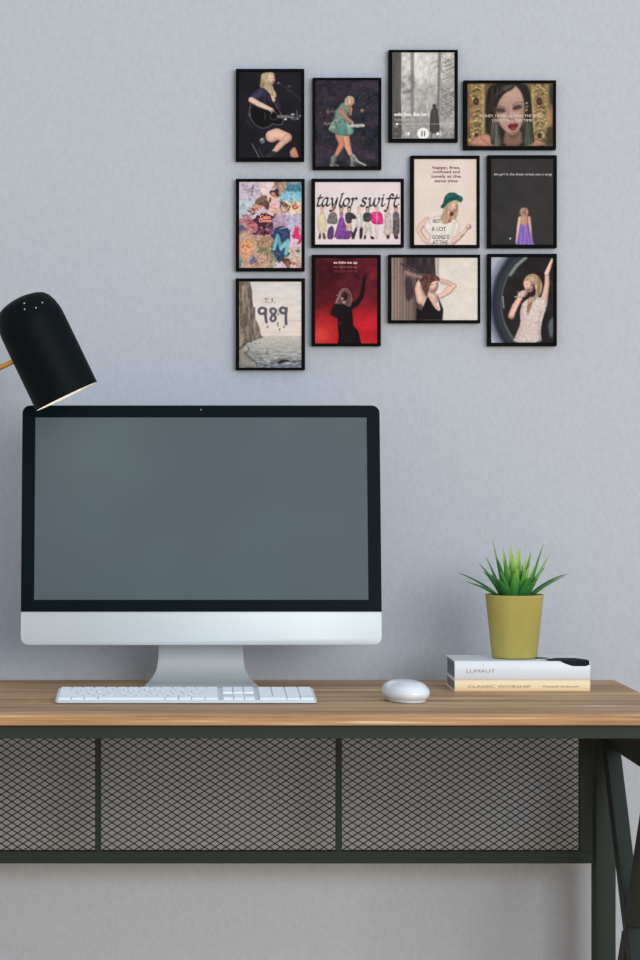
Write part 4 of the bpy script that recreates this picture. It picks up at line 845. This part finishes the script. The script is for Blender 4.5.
# 12: performer in a sparkling bodysuit
a = Art(77, 90, 521, 698, 7.11, (36, 33, 36)); a.vary((5, 5, 5), 60, seed=12)
r = np.hypot((a.X-430)/1.0, (a.Y-420)/1.25); a.put(np.clip((r-284)/18, 0, 1), (52, 62, 74)); a.put(np.clip((r-300)/20, 0, 1), (38, 46, 60)); a.put(np.clip((r-338)/26, 0, 1), (120, 126, 148)); a.put(np.clip((r-372)/30, 0, 1), (172, 176, 196)); a.put(np.exp(-((r-282)/7)**2)*(a.X < 330), (100, 124, 132), .6)
a.vary((10, 10, 12), 30, 90, seed=13, m=np.clip((r-330)/20, 0, 1)); a.line([(325, 92), (260, 150), (215, 215)], 20, (146, 172, 172), .7, soft=6); a.line([(160, 370), (166, 450)], 10, (170, 188, 190), .7, soft=4); a.line([(172, 560), (230, 660)], 6, (112, 130, 142), .6, soft=4); a.poly([(480, 560), (521, 500), (521, 660), (490, 660)], (104, 126, 136), .7, soft=8); a.line([(480, 240), (521, 300)], 12, (70, 56, 60), .5, soft=8)
a.limb([(448, 420, 30), (462, 350, 22), (474, 280, 18), (474, 210, 15)], (208, 168, 154)); a.limb([(472, 205, 17), (490, 160, 14), (510, 105, 7)], (222, 184, 170)); a.line([(492, 160), (516, 120)], 5, (180, 136, 122), .6)
a.limb([(280, 385, 20), (246, 440, 22), (222, 500, 22)], (208, 162, 146)); a.ball(222, 508, 24, 24, (206, 158, 142)); a.limb([(226, 500, 16), (262, 420, 15), (290, 370, 13)], (220, 178, 162)); a.ball(302, 350, 38, 24, (220, 182, 170), rot=-25)
for k in range(4): a.line([(282+k*14, 350-k*4), (296+k*12, 364-k*5)], 4, (160, 118, 106), .6)
a.line([(246, 372), (312, 366)], 8, (196, 192, 190), .9); a.specks(16, [(244, 236, 226), (120, 108, 110)], 2, 5, (256, 330, 300, 378))
m = a.poly([(300, 410), (340, 385), (375, 380), (420, 370), (470, 395), (470, 450), (440, 540), (428, 620), (438, 698), (226, 698), (258, 630), (286, 560), (280, 480)], (198, 184, 180)); a.vary((12, 11, 11), 10, seed=3, m=m); a.vary((24, 23, 23), 5, seed=4, m=m); a.line([(430, 470), (412, 560), (420, 690)], 16, (150, 136, 134), .45, soft=8); a.line([(300, 440), (305, 560), (262, 660)], 14, (150, 136, 134), .35, soft=8); a.line([(350, 560), (400, 550)], 8, (160, 148, 146), .5, soft=5)
a.poly([(340, 375), (382, 370), (362, 430), (338, 500), (328, 470)], (196, 150, 132)); m = a.poly([(338, 420), (376, 400), (360, 450), (336, 510), (330, 470)], (130, 98, 78), .8, round_=False); a.vary((24, 20, 18), 5, 30, seed=8, m=m)
m = a.poly([(302, 268), (332, 216), (385, 205), (425, 235), (442, 290), (432, 350), (398, 388), (364, 420), (366, 384), (398, 346), (380, 260), (330, 250), (310, 300)], (168, 142, 112), round_=False); a.vary((40, 36, 30), 7, 50, seed=14, m=m)
a.ball(344, 294, 33, 47, (220, 178, 158), rot=-18); m = a.poly([(308, 268), (338, 224), (392, 236), (406, 296), (394, 326), (382, 286), (362, 258), (330, 254)], (176, 150, 116), round_=False); a.vary((36, 32, 26), 7, 30, seed=15, m=m)
a.line([(324, 281), (335, 283)], 4, (70, 48, 48), .9); a.line([(355, 289), (368, 293)], 4, (70, 48, 48), .9); a.ell(346, 318, 13, 8, (112, 46, 52)); a.line([(338, 314), (356, 318)], 4, (235, 225, 220), .9); a.ell(340, 302, 5, 4, (190, 142, 126), .8)
picture((480, 245), 7.11, (52, 65, 545, 722), a, 'black framed picture of a performer in a sparkling bodysuit pointing upward')
